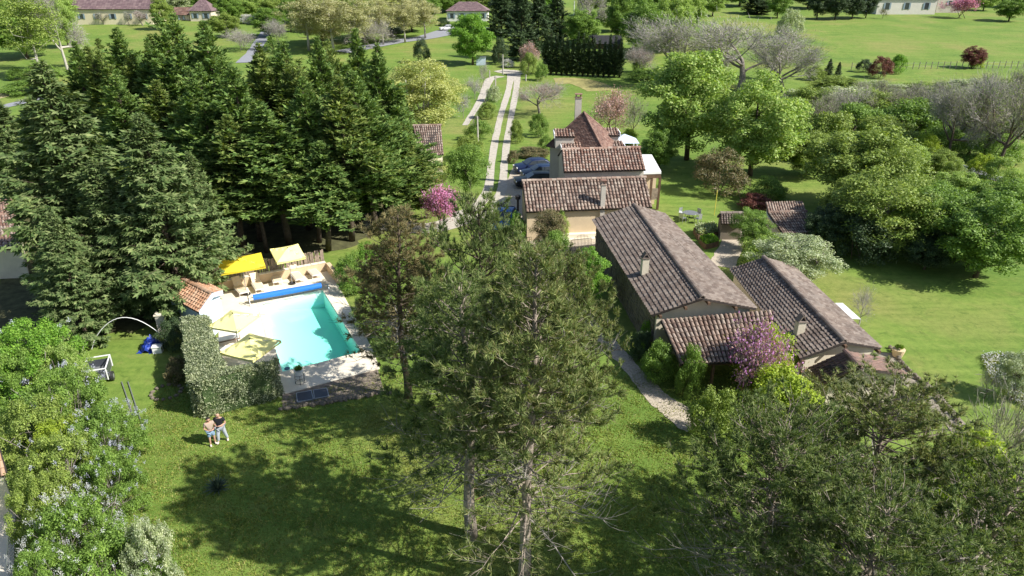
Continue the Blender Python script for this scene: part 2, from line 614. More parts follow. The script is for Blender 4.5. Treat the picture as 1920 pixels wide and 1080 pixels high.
def bare_proto(H, Rr, seed, levels=4, trunk=0.018, split=0.28, twig=1.0, leafn=0, leaf=0.12, stems=1, fine=0):
    """Leafless tree: limbs fork down to fine twigs, with the first buds when leafn is set."""
    global rng
    rng = np.random.default_rng(seed)
    t, w = MB(), MB()
    tips = []

    def grow(p, d, L, r, lev):
        path = bend(p, d, L, 4 if lev < 2 else 3, 0.25, 0.1 + 0.03 * lev)
        m = t if lev < 2 else w
        m.tube(path, np.linspace(r, r * 0.55, len(path)), 6 if lev == 0 else (4 if lev == 1 else 3), cap=False)
        if lev >= levels:
            tips.append(path[-1])
            tips.append(path[1])
            return
        k = (4, 4, 4, 4, 3)[lev] if lev < 5 else 3
        for i in range(k):
            f = rng.uniform(0.3 if lev else split * 1.6, 1.0)
            j = f * (len(path) - 1)
            i0 = min(len(path) - 2, int(j))
            b = path[i0] + (path[i0 + 1] - path[i0]) * (j - i0)
            dd = unit(unit(path[-1] - path[0]) + rng.normal(0, 0.55, 3) * np.array([1, 1, 0.6]))
            if lev == 0:
                a = i * 6.28 / k + rng.normal(0, 0.4)
                dd = unit(np.array([math.cos(a) * Rr / H * 1.9, math.sin(a) * Rr / H * 1.9, rng.uniform(.2, 1.05)]))
            grow(b, dd, L * rng.uniform(0.5, 0.78) * (1.0 if lev else 1.25), max(0.006 * twig, r * 0.5), lev + 1)
        grow(path[-1], unit(path[-1] - path[-2] + rng.normal(0, 0.15, 3)), L * 0.62, max(0.006 * twig, r * 0.5), lev + 1)

    for k in range(stems):
        p0 = [0, 0, 0] if stems == 1 else [*rng.normal(0, 0.15 * Rr, 2), 0]
        d0 = [0, 0, 1] if stems == 1 else [*rng.normal(0, 0.35, 2), 1]
        grow(p0, d0, H * 0.34, trunk * H / math.sqrt(stems), 0)
    tips = np.array(tips)
    zmax = tips[:, 2].max()
    if leafn:
        i = rng.choice(len(tips), leafn)
        p = tips[i] + rng.normal(0, 0.16, (leafn, 3))
        s = leaf * rng.uniform(0.6, 1.3, leafn)
        lv = MB()
        cards(lv, p, rng.normal(0, 1, (leafn, 3)), rng.normal(0, 0.6, (leafn, 3)) + np.array([0, 0, 0.8]), s, s * 0.6)
        if fine:
            j = rng.choice(len(tips), fine)
            ax = np.array([0, 0, zmax * .35])
            dd = unit(tips[j] - ax) + rng.normal(0, .45, (fine, 3))
            cards(w, tips[j] + rng.normal(0, .42, (fine, 3)), dd, rng.normal(0, 1, (fine, 3)), rng.uniform(.35, .9, fine), .024, 0.0)
        return dict(H=zmax, R=Rr, trunk=t.mesh("limbs"), twigs=w.mesh("twigs"), crown=lv.mesh("buds"))
    return dict(H=zmax, R=Rr, trunk=t.mesh("limbs"), twigs=w.mesh("twigs"), crown=None)


PROTO = {}


def plant(proto, name, label, cat, loc, h, r, crown_mat, bark_mat, group=None, rz=None, blossom=None, twig_mat=None, crown_name="crown", trunk_name="trunk", lean=None):
    """One plant standing on the land: an Empty at its foot with trunk, crown and blossom of its own."""
    P = PROTO[proto]
    o = thing(name, label, cat, loc, random.uniform(0, 6.28) if rz is None else rz, group)
    k = r / P["R"]
    o.scale = (k, k * random.uniform(0.93, 1.07), h / P["H"])
    if lean:
        o.rotation_euler.x, o.rotation_euler.y = lean
    for key, nm, mt in (("trunk", trunk_name, bark_mat), ("twigs", "dead_branches" if "pine_" in proto else "twigs", twig_mat or bark_mat), ("crown", crown_name, crown_mat), ("bloom", "blossom", blossom)):
        me = P.get(key)
        if me is None or mt is None:
            continue
        if not me.materials:
            me.materials.append(mt)
        ch = link(nm, me, o)
        setmat(ch, mt)
        if nm in ("dead_branches", "twigs"):
            ch["kind"] = "stuff"
    return o

# ================================================================== MATERIALS
M_LAWN = grassmat("lawn_grass", (0.225, 0.240, 0.070), (0.158, 0.235, 0.045), (0.108, 0.190, 0.034), 0.07)
M_GRAVEL = plain("gravel", (0.45, 0.385, 0.30), 0.95, 0.3, 9, bmp=0.6)
M_CHALK = plain("chalk_track", (0.44, 0.40, 0.335), 0.95, 0.2, 2.5, bmp=0.4)
M_ASPHALT = plain("asphalt", (0.26, 0.265, 0.29), 0.9, 0.15, 4)
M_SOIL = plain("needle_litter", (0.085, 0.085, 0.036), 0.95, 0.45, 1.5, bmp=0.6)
M_DECK = stucco("pale_stone", (0.78, 0.70, 0.56), 0.12)
M_WALLTAN = stucco("tan_render", (0.66, 0.50, 0.32), 0.15)
M_CREAM = stucco("cream_render", (0.66, 0.59, 0.46), 0.16)
M_TANHOUSE = stucco("warm_render", (0.68, 0.54, 0.36), 0.14)
M_GREYREND = stucco("grey_render", (0.55, 0.50, 0.43), 0.18)
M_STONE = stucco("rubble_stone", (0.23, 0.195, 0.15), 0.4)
M_TILE_DARK = tiles_mat("weathered_tiles", [(0.140, 0.108, 0.090), (0.182, 0.143, 0.119), (0.212, 0.173, 0.146), (0.25, 0.208, 0.176), (0.160, 0.126, 0.106)], 0.5)
M_TILE_MIX = tiles_mat("mixed_tiles", [(0.20, 0.135, 0.105), (0.27, 0.19, 0.15), (0.33, 0.25, 0.20), (0.38, 0.31, 0.25), (0.16, 0.11, 0.09)], 0.4)
M_TILE_RED = tiles_mat("red_tiles", [(0.24, 0.135, 0.10), (0.30, 0.19, 0.145), (0.37, 0.26, 0.205), (0.42, 0.335, 0.275), (0.20, 0.12, 0.095)], 0.3)
M_TILE_TERRA = tiles_mat("terracotta_tiles", [(0.36, 0.20, 0.115), (0.43, 0.26, 0.16), (0.48, 0.33, 0.22), (0.32, 0.17, 0.10)], 0.25)
M_FLAT_TILE = tiles_mat("flat_brown_tiles", [(0.18, 0.10, 0.08), (0.22, 0.135, 0.105), (0.27, 0.175, 0.14), (0.15, 0.09, 0.075)], 0.25)
M_SLATE = tiles_mat("purple_slates", [(0.15, 0.10, 0.11), (0.19, 0.13, 0.135), (0.23, 0.165, 0.165)], 0.2)
M_UNDER = plain("gap_shade_underlay", (0.05, 0.04, 0.035), 0.9, 0.2)  # slab below the tiles, coloured near-black for the shade in the gaps
M_WOOD = plain("grey_timber", (0.27, 0.21, 0.16), 0.85, 0.3, 5, bmp=0.3)
M_DARKWOOD = plain("dark_timber", (0.13, 0.08, 0.05), 0.85, 0.3, 5)
F_BUD = foliage("pale_buds", [(0.28, 0.27, 0.14), (0.34, 0.33, 0.18), (0.24, 0.25, 0.11), (0.36, 0.35, 0.22)], 0.3)
M_WHITE = plain("white_paint", (0.8, 0.8, 0.79), 0.5, 0.05)
M_BLUEWHITE = plain("pale_blue_paint", (0.55, 0.63, 0.74), 0.5, 0.06)
M_WHITEROOF = plain("white_membrane", (0.78, 0.78, 0.76), 0.6, 0.06, 2)
M_BLUE = plain("blue_pool_cover", (0.03, 0.17, 0.58), 0.45, 0.1, 4)
M_TARP = plain("blue_tarpaulin", (0.02, 0.05, 0.30), 0.4, 0.25, 5)
M_YELLOW, _nt, _b = newmat("yellow_canvas")
_b.inputs["Base Color"].default_value = (0.86, 0.66, 0.035, 1)
_b.inputs["Roughness"].default_value = 0.8
_t = node(_nt, "ShaderNodeBsdfTranslucent")
_t.inputs[0].default_value = (0.9, 0.72, 0.05, 1)
_mx = node(_nt, "ShaderNodeMixShader")
_mx.inputs[0].default_value = 0.3
_nt.links.new(_b.outputs[0], _mx.inputs[1])
_nt.links.new(_t.outputs[0], _mx.inputs[2])
_nt.links.new(_mx.outputs[0], _nt.nodes["Material Output"].inputs[0])
M_PALEYEL = plain("overexposed_yellow_canvas", (0.95, 0.87, 0.32), 0.8, 0.05, 2)  # yellow canvas, its colour paled to imitate blown-out sunlight
M_LOUNGE = plain("beige_sling", (0.74, 0.60, 0.44), 0.8, 0.06)
M_LOUNGEW = plain("white_sling", (0.78, 0.74, 0.68), 0.8, 0.05)
M_BROWNWICK = plain("brown_frame", (0.16, 0.09, 0.05), 0.7, 0.2)
M_METAL = plain("grey_metal", (0.45, 0.46, 0.48), 0.4, 0.1, 8, metal=0.7)
M_BLACK = plain("black_metal", (0.03, 0.03, 0.032), 0.5, 0.1)
M_PANEL = plain("dark_panel", (0.055, 0.06, 0.075), 0.3, 0.15, 3, spec=0.5)
M_POOLWALL = plain("pool_liner", (0.80, 0.90, 0.86), 0.6, 0.01)
M_BARK_PINE = plain("pine_bark", (0.29, 0.24, 0.195), 0.95, 0.45, 7, bmp=0.8)
M_BARK_DARK = plain("dark_bark", (0.10, 0.075, 0.055), 0.95, 0.4, 5, bmp=0.5)
M_BARK_GREY = plain("grey_bark", (0.23, 0.20, 0.175), 0.95, 0.3, 5, bmp=0.4)
M_BARK_PALE = plain("pale_bark", (0.42, 0.39, 0.34), 0.95, 0.2, 4)
M_DEADWOOD = plain("dead_grey_wood", (0.30, 0.27, 0.235), 0.95, 0.25, 5)
M_TWIG = plain("grey_twigs", (0.36, 0.33, 0.30), 0.95, 0.25, 3)
M_TWIG_DK = plain("brown_twigs", (0.31, 0.28, 0.23), 0.95, 0.25, 3)

F_PINE = foliage("pine_needles", [(0.070, 0.106, 0.033), (0.116, 0.156, 0.050), (0.166, 0.200, 0.072), (0.23, 0.248, 0.11), (0.142, 0.126, 0.058)], 0.22, 0.7, spec=0.2)
F_PINE_BR = foliage("browning_pine_needles", [(0.105, 0.105, 0.048), (0.165, 0.145, 0.068), (0.22, 0.17, 0.09), (0.09, 0.10, 0.045)], 0.22, 0.7, spec=0.2)
F_PINE_DK = foliage("fresh_pine_needles", [(0.056, 0.092, 0.030), (0.094, 0.138, 0.044), (0.145, 0.185, 0.064), (0.20, 0.23, 0.098)], 0.25, 0.7, spec=0.2)
F_CYPRESS = foliage("cypress_sprays", [(0.058, 0.104, 0.030), (0.092, 0.155, 0.042), (0.128, 0.200, 0.056), (0.180, 0.240, 0.074)], 0.28, 0.75, spec=0.15)
F_SPRUCE = foliage("spruce_sprays", [(0.055, 0.093, 0.032), (0.086, 0.130, 0.045), (0.124, 0.168, 0.065), (0.175, 0.210, 0.092)], 0.25, 0.75, spec=0.15)
F_CYPRESS_OLD = foliage("older_cypress_sprays", [(0.060, 0.100, 0.028), (0.098, 0.146, 0.038), (0.14, 0.188, 0.050), (0.19, 0.22, 0.068)], 0.28, 0.75, spec=0.15)
F_DARK = foliage("dark_evergreen", [(0.024, 0.046, 0.018), (0.040, 0.068, 0.025), (0.058, 0.09, 0.034)], 0.12)
F_FRESH = foliage("fresh_spring_leaves", [(0.14, 0.23, 0.045), (0.19, 0.28, 0.06), (0.24, 0.33, 0.09), (0.29, 0.35, 0.11)], 0.35)
F_VIVID = foliage("vivid_leaves", [(0.085, 0.19, 0.022), (0.13, 0.25, 0.03), (0.18, 0.30, 0.045)], 0.35)
F_MID = foliage("mid_green_leaves", [(0.085, 0.155, 0.026), (0.125, 0.205, 0.036), (0.165, 0.255, 0.050)], 0.3)
F_OLIVE = foliage("olive_leaves", [(0.105, 0.160, 0.030), (0.150, 0.212, 0.040), (0.195, 0.255, 0.055), (0.23, 0.285, 0.075)], 0.3)
F_YELLOW = foliage("yellow_green_buds", [(0.27, 0.30, 0.09), (0.33, 0.35, 0.12), (0.38, 0.39, 0.17), (0.24, 0.28, 0.09)], 0.35)
F_LIME = foliage("lime_leaves", [(0.22, 0.29, 0.03), (0.30, 0.37, 0.045), (0.17, 0.25, 0.03)], 0.38)
F_SILVER = foliage("silvery_leaves", [(0.15, 0.20, 0.085), (0.22, 0.27, 0.13), (0.30, 0.34, 0.2), (0.42, 0.45, 0.33)], 0.25)
F_HEDGE = foliage("variegated_leaves", [(0.055, 0.085, 0.034), (0.125, 0.155, 0.075), (0.21, 0.24, 0.135), (0.28, 0.31, 0.195), (0.35, 0.37, 0.25)], 0.2)
F_BURG = foliage("burgundy_leaves", [(0.085, 0.03, 0.026), (0.125, 0.045, 0.035), (0.17, 0.065, 0.05)], 0.25)
F_BRONZE = foliage("bronzed_leaves", [(0.07, 0.085, 0.03), (0.13, 0.115, 0.05), (0.2, 0.15, 0.085), (0.06, 0.075, 0.025)], 0.2)
F_PINK = foliage("pink_blossom", [(0.44, 0.15, 0.34), (0.52, 0.21, 0.42), (0.40, 0.13, 0.32), (0.55, 0.30, 0.47)], 0.35)
F_DUSTPINK = foliage("dusty_pink_blossom", [(0.36, 0.22, 0.22), (0.44, 0.28, 0.29), (0.28, 0.19, 0.16)], 0.3)
F_MAGENTA = foliage("purple_blossom", [(0.34, 0.14, 0.37), (0.41, 0.21, 0.44), (0.30, 0.14, 0.28), (0.24, 0.22, 0.09)], 0.35)
F_LILAC = foliage("lilac_blossom", [(0.36, 0.37, 0.52), (0.43, 0.44, 0.58), (0.50, 0.50, 0.60)], 0.3)
F_WHITE = foliage("white_blossom", [(0.42, 0.42, 0.46), (0.48, 0.48, 0.53), (0.38, 0.39, 0.42)], 0.3)
F_BLADE = foliage("grass_blades", [(0.11, 0.155, 0.028), (0.15, 0.195, 0.036), (0.19, 0.215, 0.048), (0.24, 0.24, 0.08), (0.17, 0.19, 0.05)], 0.3)
F_AGAVE = foliage("agave_leaves", [(0.035, 0.06, 0.04), (0.06, 0.09, 0.06)], 0.05)

# ================================================================== LAND
POOL = [at(492, 570), at(605, 545), at(678, 661), at(530, 699)]
DECK = [at(408, 551), at(615, 509), at(632, 531), at(699, 657), at(712, 692), at(529, 741), at(412, 690)]


def inside(poly, x, y, grow=0.0):
    cx = sum(p.x for p in poly) / len(poly)
    cy = sum(p.y for p in poly) / len(poly)
    ok = np.zeros(np.shape(x), bool)
    n = len(poly)
    j = n - 1
    px = [cx + (p.x - cx) * (1 + grow) for p in poly]
    py = [cy + (p.y - cy) * (1 + grow) for p in poly]
    for i in range(n):
        c = ((py[i] > y) != (py[j] > y)) & (x < (px[j] - px[i]) * (y - py[i]) / (py[j] - py[i] + 1e-12) + px[i])
        ok ^= c
        j = i
    return ok


gx = np.unique(np.concatenate([np.arange(-900, -200, 50.), np.arange(-200, 260, 2.5), np.arange(260, 900, 50.), np.arange(-19, -7.5, 0.25)]))
gyy = np.unique(np.concatenate([np.arange(-60, 330, 2.5), np.arange(330, 1000, 25.), np.arange(32.5, 46, 0.25)]))
X, Y = np.meshgrid(gx, gyy)
Z = terr(X, Y)
nx, ny = len(gx), len(gyy)
ii, jj = np.meshgrid(np.arange(nx - 1), np.arange(ny - 1))
k0 = (jj * nx + ii).ravel()
hole = inside(POOL, X, Y, 0.004).ravel()
F4 = np.column_stack([k0, k0 + 1, k0 + nx + 1, k0 + nx])
F4 = F4[~hole[F4].any(1)]
g_ = MB().add(np.column_stack([X.ravel(), Y.ravel(), Z.ravel()]), F4)
ground = g_.build("ground", M_LAWN, smooth=True)
tag(ground, kind='structure')


def ribbon(name, pts, w, mat, lift=0.02, seg=24, rag=0.05, skip=None):
    """A track laid on the land along a smooth line of ground points."""
    pts = [Vector(p) for p in pts]
    out = []
    n = len(pts)
    for i in range(n - 1):
        p0, p1, p2, p3 = pts[max(0, i - 1)], pts[i], pts[i + 1], pts[min(n - 1, i + 2)]
        for k in range(seg):
            t = k / seg
            out.append(0.5 * ((2 * p1) + (p2 - p0) * t + (2 * p0 - 5 * p1 + 4 * p2 - p3) * t * t + (3 * p1 - p0 - 3 * p2 + p3) * t ** 3))
    out.append(pts[-1])
    P = np.array([(p.x, p.y) for p in out])
    t = unit(np.gradient(P, axis=0))
    nn = np.column_stack([-t[:, 1], t[:, 0]])
    ww = np.interp(np.linspace(0, 1, len(P)), np.linspace(0, 1, np.size(w)), np.atleast_1d(w))
    q = np.random.default_rng(len(P))
    V = []
    ker = np.hanning(9) / np.hanning(9).sum()
    for s in (-1, -0.33, 0.33, 1):
        wv = np.convolve(q.normal(0, rag * 1.6, len(P) + 8), ker, 'valid')
        e = P + nn * (ww / 2 * s)[:, None] + nn * (wv * abs(s))[:, None]
        V.append(np.column_stack([e, terr(e[:, 0], e[:, 1]) + lift]))
    V = np.stack(V, 1).reshape(-1, 3)
    i = np.arange(len(P) - 1)[:, None] * 4
    F = np.concatenate([np.concatenate([i + a, i + a + 4, i + a + 5, i + a + 1], 1) for a in range(3)])
    o = MB().add(V, F).build(name, mat)
    return tag(o, kind='structure')


def patch(name, poly, mat, lift=0.012, rag=0.0):
    q = np.random.default_rng(len(poly))
    P = []
    for i in range(len(poly)):
        a, b = poly[i], poly[(i + 1) % len(poly)]
        for k in range(6):
            p = a.lerp(b, k / 6)
            P.append((p.x + q.normal(0, rag), p.y + q.normal(0, rag), float(terr(p.x, p.y)) + lift))
    c = np.mean(P, 0)
    n = len(P)
    V = np.array(P + [c])
    F = [[i, (i + 1) % n, n] for i in range(n)]
    a = sum(P[i][0] * P[(i + 1) % n][1] - P[(i + 1) % n][0] * P[i][1] for i in range(n))
    if a < 0:
        F = [f[::-1] for f in F]
    return tag(MB().add(V, F).build(name, mat), kind='structure')


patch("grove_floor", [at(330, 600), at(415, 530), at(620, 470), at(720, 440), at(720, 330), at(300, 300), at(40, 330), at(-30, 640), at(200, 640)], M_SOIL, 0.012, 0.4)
yard = patch("gravel_yard", [at(948, 352), at(962, 310), at(1052, 306), at(1075, 330), at(985, 440), at(945, 440), at(922, 402)], M_GRAVEL, 0.016, 0.15)
patch("gravel_court", [at(985, 436), at(1130, 432), at(1130, 475), at(1040, 480), at(960, 478)], M_GRAVEL, 0.016, 0.1)
ribbon("drive_track", [on(958, 138), on(954, 167), on(944, 200), on(935, 233), on(922, 300), on(915, 355), on(890, 390), on(848, 405)], [1.4, 1.1, 1.0, .9, .85, .95, 1.4, 1.7], M_CHALK, 0.03)
ribbon("drive_track", [on(970, 138), on(968, 167), on(962, 200), on(956, 233), on(946, 300), on(941, 355), on(922, 395), on(868, 414)], [1.4, 1.1, 1.0, .9, .85, .95, 1.4, 1.7], M_CHALK, 0.03)
ribbon("drive_loop", [on(868, 412), on(800, 428), on(700, 420), on(600, 408), on(480, 398), on(360, 400)], [2.6, 2.4, 2.2], M_CHALK, 0.034)
ribbon("drive_entrance", [on(935, 132), on(955, 135), on(985, 137)], [3.0, 4.5, 3], M_CHALK, 0.045)
ribbon("side_lane", [on(938, 143), on(918, 150), on(905, 180), on(885, 215), on(872, 235)], [2.2, 1.7, 1.3, 1.0, .8], M_CHALK, 0.03)
ribbon("garden_path", [on(1085, 575), on(1112, 612), on(1150, 652), on(1185, 692), on(1225, 738), on(1262, 768), on(1310, 800)], [0.7, 0.9, 1.0, 1.0, 1.2, 1.5, 1.8], M_GRAVEL, 0.02, rag=0.05)
ribbon("public_road", [on(640, 98), on(740, 79), on(800, 70), on(850, 58), on(905, 50)], [5, 5, 6, 9, 7], M_ASPHALT, 0.08)
ribbon("field_road", [on(-60, 214), on(20, 197), on(95, 180), on(170, 168)], [2.6], M_ASPHALT, 0.05)
ribbon("verge_path", [on(-60, 196), on(20, 176), on(95, 165)], [3.5], plain("dry_verge", (0.38, 0.33, 0.17), 0.95, 0.2, 1), 0.04)
ribbon("grove_road", [on(455, 118), on(475, 98), on(490, 75), on(500, 60)], [3], M_ASPHALT, 0.08)
ribbon("wood_road", [on(1735, 290), on(1790, 310), on(1850, 330), on(1960, 356)], [2.2], M_ASPHALT, 0.05)
ribbon("mown_strip", [on(1040, 152), on(1080, 152), on(1110, 160), on(1130, 170)], [6], plain("straw_turf", (0.30, 0.27, 0.1), 0.95, 0.25, 1), 0.03)
ribbon("garden_walk", [on(1385, 405), on(1378, 440), on(1362, 480), on(1352, 500)], [1.6, 1.8, 2.0], M_GRAVEL, 0.02)
ribbon("terrace_walk", [on(1655, 662), on(1690, 700), on(1745, 745), on(1800, 810)], [1.0, 1.4, 1.4, .9], plain('worn_stone', (0.27, 0.235, 0.185), 0.95, 0.35, 3, bmp=.4), 0.03)

# ------------------------------------------------------------------ pool and terrace
pool = thing("swimming_pool", "rectangular turquoise swimming pool with pale stone surround", "swimming pool", (POOL[0] + POOL[2]) / 2)


def at_home(o, root):
    """Geometry written in survey coordinates, parented to a thing that stands elsewhere."""
    o.location = -root.location
    return o


def quadring(mb, inner, outer, z):
    n = len(inner)
    V = [(p.x, p.y, z) for p in inner] + [(p.x, p.y, z) for p in outer]
    mb.add(V, [[i, (i + 1) % n, n + (i + 1) % n, n + i] for i in range(n)])


def shift_poly(poly, d):
    """Outline moved outward by d."""
    out = []
    n = len(poly)
    c = sum(poly, Vector()) / n
    for i in range(n):
        a, b, e = poly[i - 1], poly[i], poly[(i + 1) % n]
        n1 = Vector((b.y - a.y, a.x - b.x, 0)).normalized()
        n2 = Vector((e.y - b.y, b.x - e.x, 0)).normalized()
        if n1.dot(b - c) < 0:
            n1 = -n1
        if n2.dot(b - c) < 0:
            n2 = -n2
        m = (n1 + n2).normalized()
        out.append(b + m * d / max(0.4, m.dot(n1)))
    return out


sh = MB()
fl = [Vector((p.x, p.y, z)) for p, z in zip(POOL, (-0.55, -1.35, -1.5, -0.85))]
tp = [Vector((p.x, p.y, 0.03)) for p in POOL]
for i in range(4):
    j = (i + 1) % 4
    sh.add([tp[i], tp[j], fl[j], fl[i]], [[0, 1, 2, 3]])
sh.add(fl, [[0, 1, 2, 3]])
at_home(sh.build("basin", M_POOLWALL, pool), pool)
m, nt, b = newmat("pool_water")
nt.nodes.remove(b)
tr = node(nt, "ShaderNodeBsdfTransparent")
gl = node(nt, "ShaderNodeBsdfGlossy")
gl.inputs["Roughness"].default_value = 0.08
fr = node(nt, "ShaderNodeFresnel")
fr.inputs[0].default_value = 1.33
bp = node(nt, "ShaderNodeBump")
bp.inputs["Strength"].default_value = 0.06
bp.inputs["Distance"].default_value = 0.05
nt.links.new(noise(nt, 2.5, 3), bp.inputs["Height"])
nt.links.new(bp.outputs[0], gl.inputs["Normal"])
nt.links.new(bp.outputs[0], fr.inputs["Normal"])
mx = node(nt, "ShaderNodeMixShader")
gb = node(nt, "ShaderNodeNewGeometry")
inv = node(nt, "ShaderNodeMath", operation='SUBTRACT')
inv.inputs[0].default_value = 1.0
nt.links.new(gb.outputs["Backfacing"], inv.inputs[1])
mul = node(nt, "ShaderNodeMath", operation='MULTIPLY')
nt.links.new(fr.outputs[0], mul.inputs[0])
nt.links.new(inv.outputs[0], mul.inputs[1])
nt.links.new(mul.outputs[0], mx.inputs[0])
nt.links.new(tr.outputs[0], mx.inputs[1])
nt.links.new(gl.outputs[0], mx.inputs[2])
nt.links.new(mx.outputs[0], nt.nodes["Material Output"].inputs[0])
va = node(nt, "ShaderNodeVolumeAbsorption")
va.inputs[0].default_value = (0.10, 0.955, 0.82, 1)
va.inputs["Density"].default_value = 0.33
nt.links.new(va.outputs[0], nt.nodes["Material Output"].inputs[1])
wt = MB()
ins = [Vector((p.x, p.y, 0)) + (sum(POOL, Vector()) / 4 - p).normalized() * -0.012 for p in POOL]
V = [(p.x, p.y, -0.06) for p in ins] + [(p.x, p.y, f.z - 0.25) for p, f in zip(ins, fl)]
wt.add(V, [[0, 3, 2, 1], [4, 5, 6, 7]] + [[i, (i + 1) % 4, 4 + (i + 1) % 4, 4 + i] for i in range(4)])
at_home(wt.build("pool_water", m, pool), pool)
# coping stones round the rim
cop = shift_poly(POOL, 0.34)
cj = random.Random(3)
for i in range(4):
    a, b2, c2, d2 = POOL[i], POOL[(i + 1) % 4], cop[(i + 1) % 4], cop[i]
    n = max(3, int((b2 - a).length / 0.62))
    for k in range(n):
        t0, t1 = (k + 0.02) / n, (k + 0.98) / n
        q = MB()
        q.prism([a.lerp(b2, t0), a.lerp(b2, t1), d2.lerp(c2, t1), d2.lerp(c2, t0)], -0.12, 0.075 + cj.uniform(-.006, .006))
        at_home(q.build("coping_stone", M_DECK, pool), pool)
drain = MB().tube([(0, 0, 0), (0, 0, 0.03)], 0.16, 14).build("skimmer_disc", plain("skimmer_blue", (0.05, 0.13, 0.22), 0.5), pool)
drain.location = at(533, 692) - pool.location + Vector((0.12, 0.12, -0.055))

terrace = thing("pool_terrace", "pale stone terrace around the turquoise pool", "terrace", sum(DECK, Vector()) / len(DECK))
terrace["kind"] = "structure"
tb = MB()
oc = [Vector(p) for p in DECK]
# deck top laid as flat strips between the coping and the terrace edge
for i, (a, b2) in enumerate([(0, 1), (1, 2), (2, 3), (3, 3)]):
    c2, d2 = cop[(i + 1) % 4], cop[i]
strips = [[oc[0], oc[1], cop[1], cop[0]], [oc[1], oc[2], cop[1]], [oc[2], oc[3], cop[2], cop[1]], [oc[3], oc[4], cop[2]], [oc[4], oc[5], cop[3], cop[2]], [oc[5], oc[6], cop[3]], [oc[6], oc[0], cop[0], cop[3]]]
for s in strips:
    n = len(s)
    tb.add([(p.x, p.y, 0.06) for p in s], [list(range(n))])
n = len(oc)
tb.add([(p.x, p.y, 0.06) for p in oc] + [(p.x, p.y, -0.2) for p in oc], [[i, n + i, n + (i + 1) % n, (i + 1) % n] for i in range(n)])
at_home(tb.build("deck", M_DECK, terrace), terrace)

# retaining wall behind the pool, its side return, and the paling fence
wallT = thing("retaining_wall", "low tan rendered wall behind the sun loungers", "wall", at(510, 530))
wb = MB()
wa, wc, we = at(413, 547), at(613, 509), at(632, 533)
nrm = Vector((-(wc - wa).y, (wc - wa).x, 0)).normalized()
wb.prism([wa, wc, wc + nrm * 0.25, wa + nrm * 0.25], 0.0, 0.72)
at_home(wb.build("wall", M_WALLTAN, wallT), wallT)
n2 = Vector(((we - wc).y, -(we - wc).x, 0)).normalized()
if n2.x < 0:
    n2 = -n2
w2 = MB().prism([wc + (we - wc).normalized() * 0.004, we, we + n2 * 0.3, wc + n2 * 0.3 + (we - wc).normalized() * 0.004], 0.0, 0.70)
at_home(w2.build("side_return", M_WALLTAN, wallT), wallT)
cp = MB()
L = (wc - wa).length
for k in range(14):
    a, b2 = wa.lerp(wc, k / 14 + .002), wa.lerp(wc, (k + 1) / 14 - .002)
    q = MB().prism([a - nrm * .03, b2 - nrm * .03, b2 + nrm * .28, a + nrm * .28], 0.722, 0.77)
    at_home(q.build("capping_stone", M_DECK, wallT), wallT)

fence = thing("paling_fence", "weathered wooden paling fence behind the pool wall", "fence", at(510, 525))
fa, fc = wa + nrm * 0.42 - (wc - wa).normalized() * 0.2, wc + nrm * 0.42
nfp = 52
fj = random.Random(5)
pl_mesh = MB().box((0, 0, 0.5), (1, 1, 1)).mesh("paling")
pl_mesh.shade_flat()
pl_mesh.materials.append(M_WOOD)
ang = math.atan2((fc - fa).y, (fc - fa).x)
for k in range(nfp):
    p = fa.lerp(fc, (k + 0.5) / nfp)
    o = link("paling", pl_mesh, fence)
    o.location = p - fence.location
    o.rotation_euler = (fj.gauss(0, .02), fj.gauss(0, .025), ang)
    o.scale = ((fc - fa).length / nfp * 0.86, 0.03, 1.62 + fj.uniform(-.05, .05))
rl = MB()
for z in (0.55, 1.15):
    rl.box(((fa + fc) / 2 + nrm * 0.05 + Vector((0, 0, z))), ((fc - fa).length, 0.05, 0.08), ang)
at_home(rl.build("fence_rail", M_WOOD, fence), fence)

# gravel strip with dark panels and stone edging below the terrace
M_RUBBLE = plain("brown_rubble", (0.22, 0.18, 0.14), 0.95, 0.4, 6, bmp=0.8)
patch("gravel_strip", [at(527, 738), at(708, 690), at(722, 738), at(640, 750), at(530, 768)], M_RUBBLE, 0.014, 0.03)
for k, (xa, xb) in enumerate([(556, 584), (588, 613)]):
    o = thing("ground_panel", ["dark grey panel lying below the pool terrace, beside the hedge end", "smaller dark panel lying below the pool terrace, farther from the hedge"][k], "panel", at((xa + xb) / 2, 742))
    pa, pb = at(xa, 740 - (xa - 556) * .17), at(xb, 740 - (xb - 556) * .17)
    pc, pd = at(xb + 4, 757 - (xb - 556) * .2), at(xa + 2, 757 - (xa - 556) * .2)
    at_home(MB().prism([pa, pb, pc, pd], 0.03, 0.10).build("sheet", M_PANEL, o), o)
    fr_ = MB()
    for u, v in ((pa, pb), (pb, pc), (pc, pd), (pd, pa)):
        e = v - u
        fr_.box((u + v) / 2 + Vector((0, 0, .075)), (e.length, .04, .09), math.atan2(e.y, e.x))
    at_home(fr_.build("rim", M_METAL, o), o)
edge = thing("stone_edging", "row of rough stones edging the lawn below the pool", "stone edging", at(630, 755))
st_me = []
for s in range(4):
    bm = bmesh.new()
    bmesh.ops.create_icosphere(bm, subdivisions=1, radius=0.5)
    q = random.Random(s)
    for v in bm.verts:
        v.co *= q.uniform(0.75, 1.15)
    me = bpy.data.meshes.new("stone")
    bm.to_mesh(me)
    bm.free()
    me.shade_flat()
    me.materials.append(M_STONE)
    st_me.append(me)
M_PALESTONE = stucco("pale_rubble", (0.52, 0.46, 0.36), 0.3)
sj = random.Random(11)
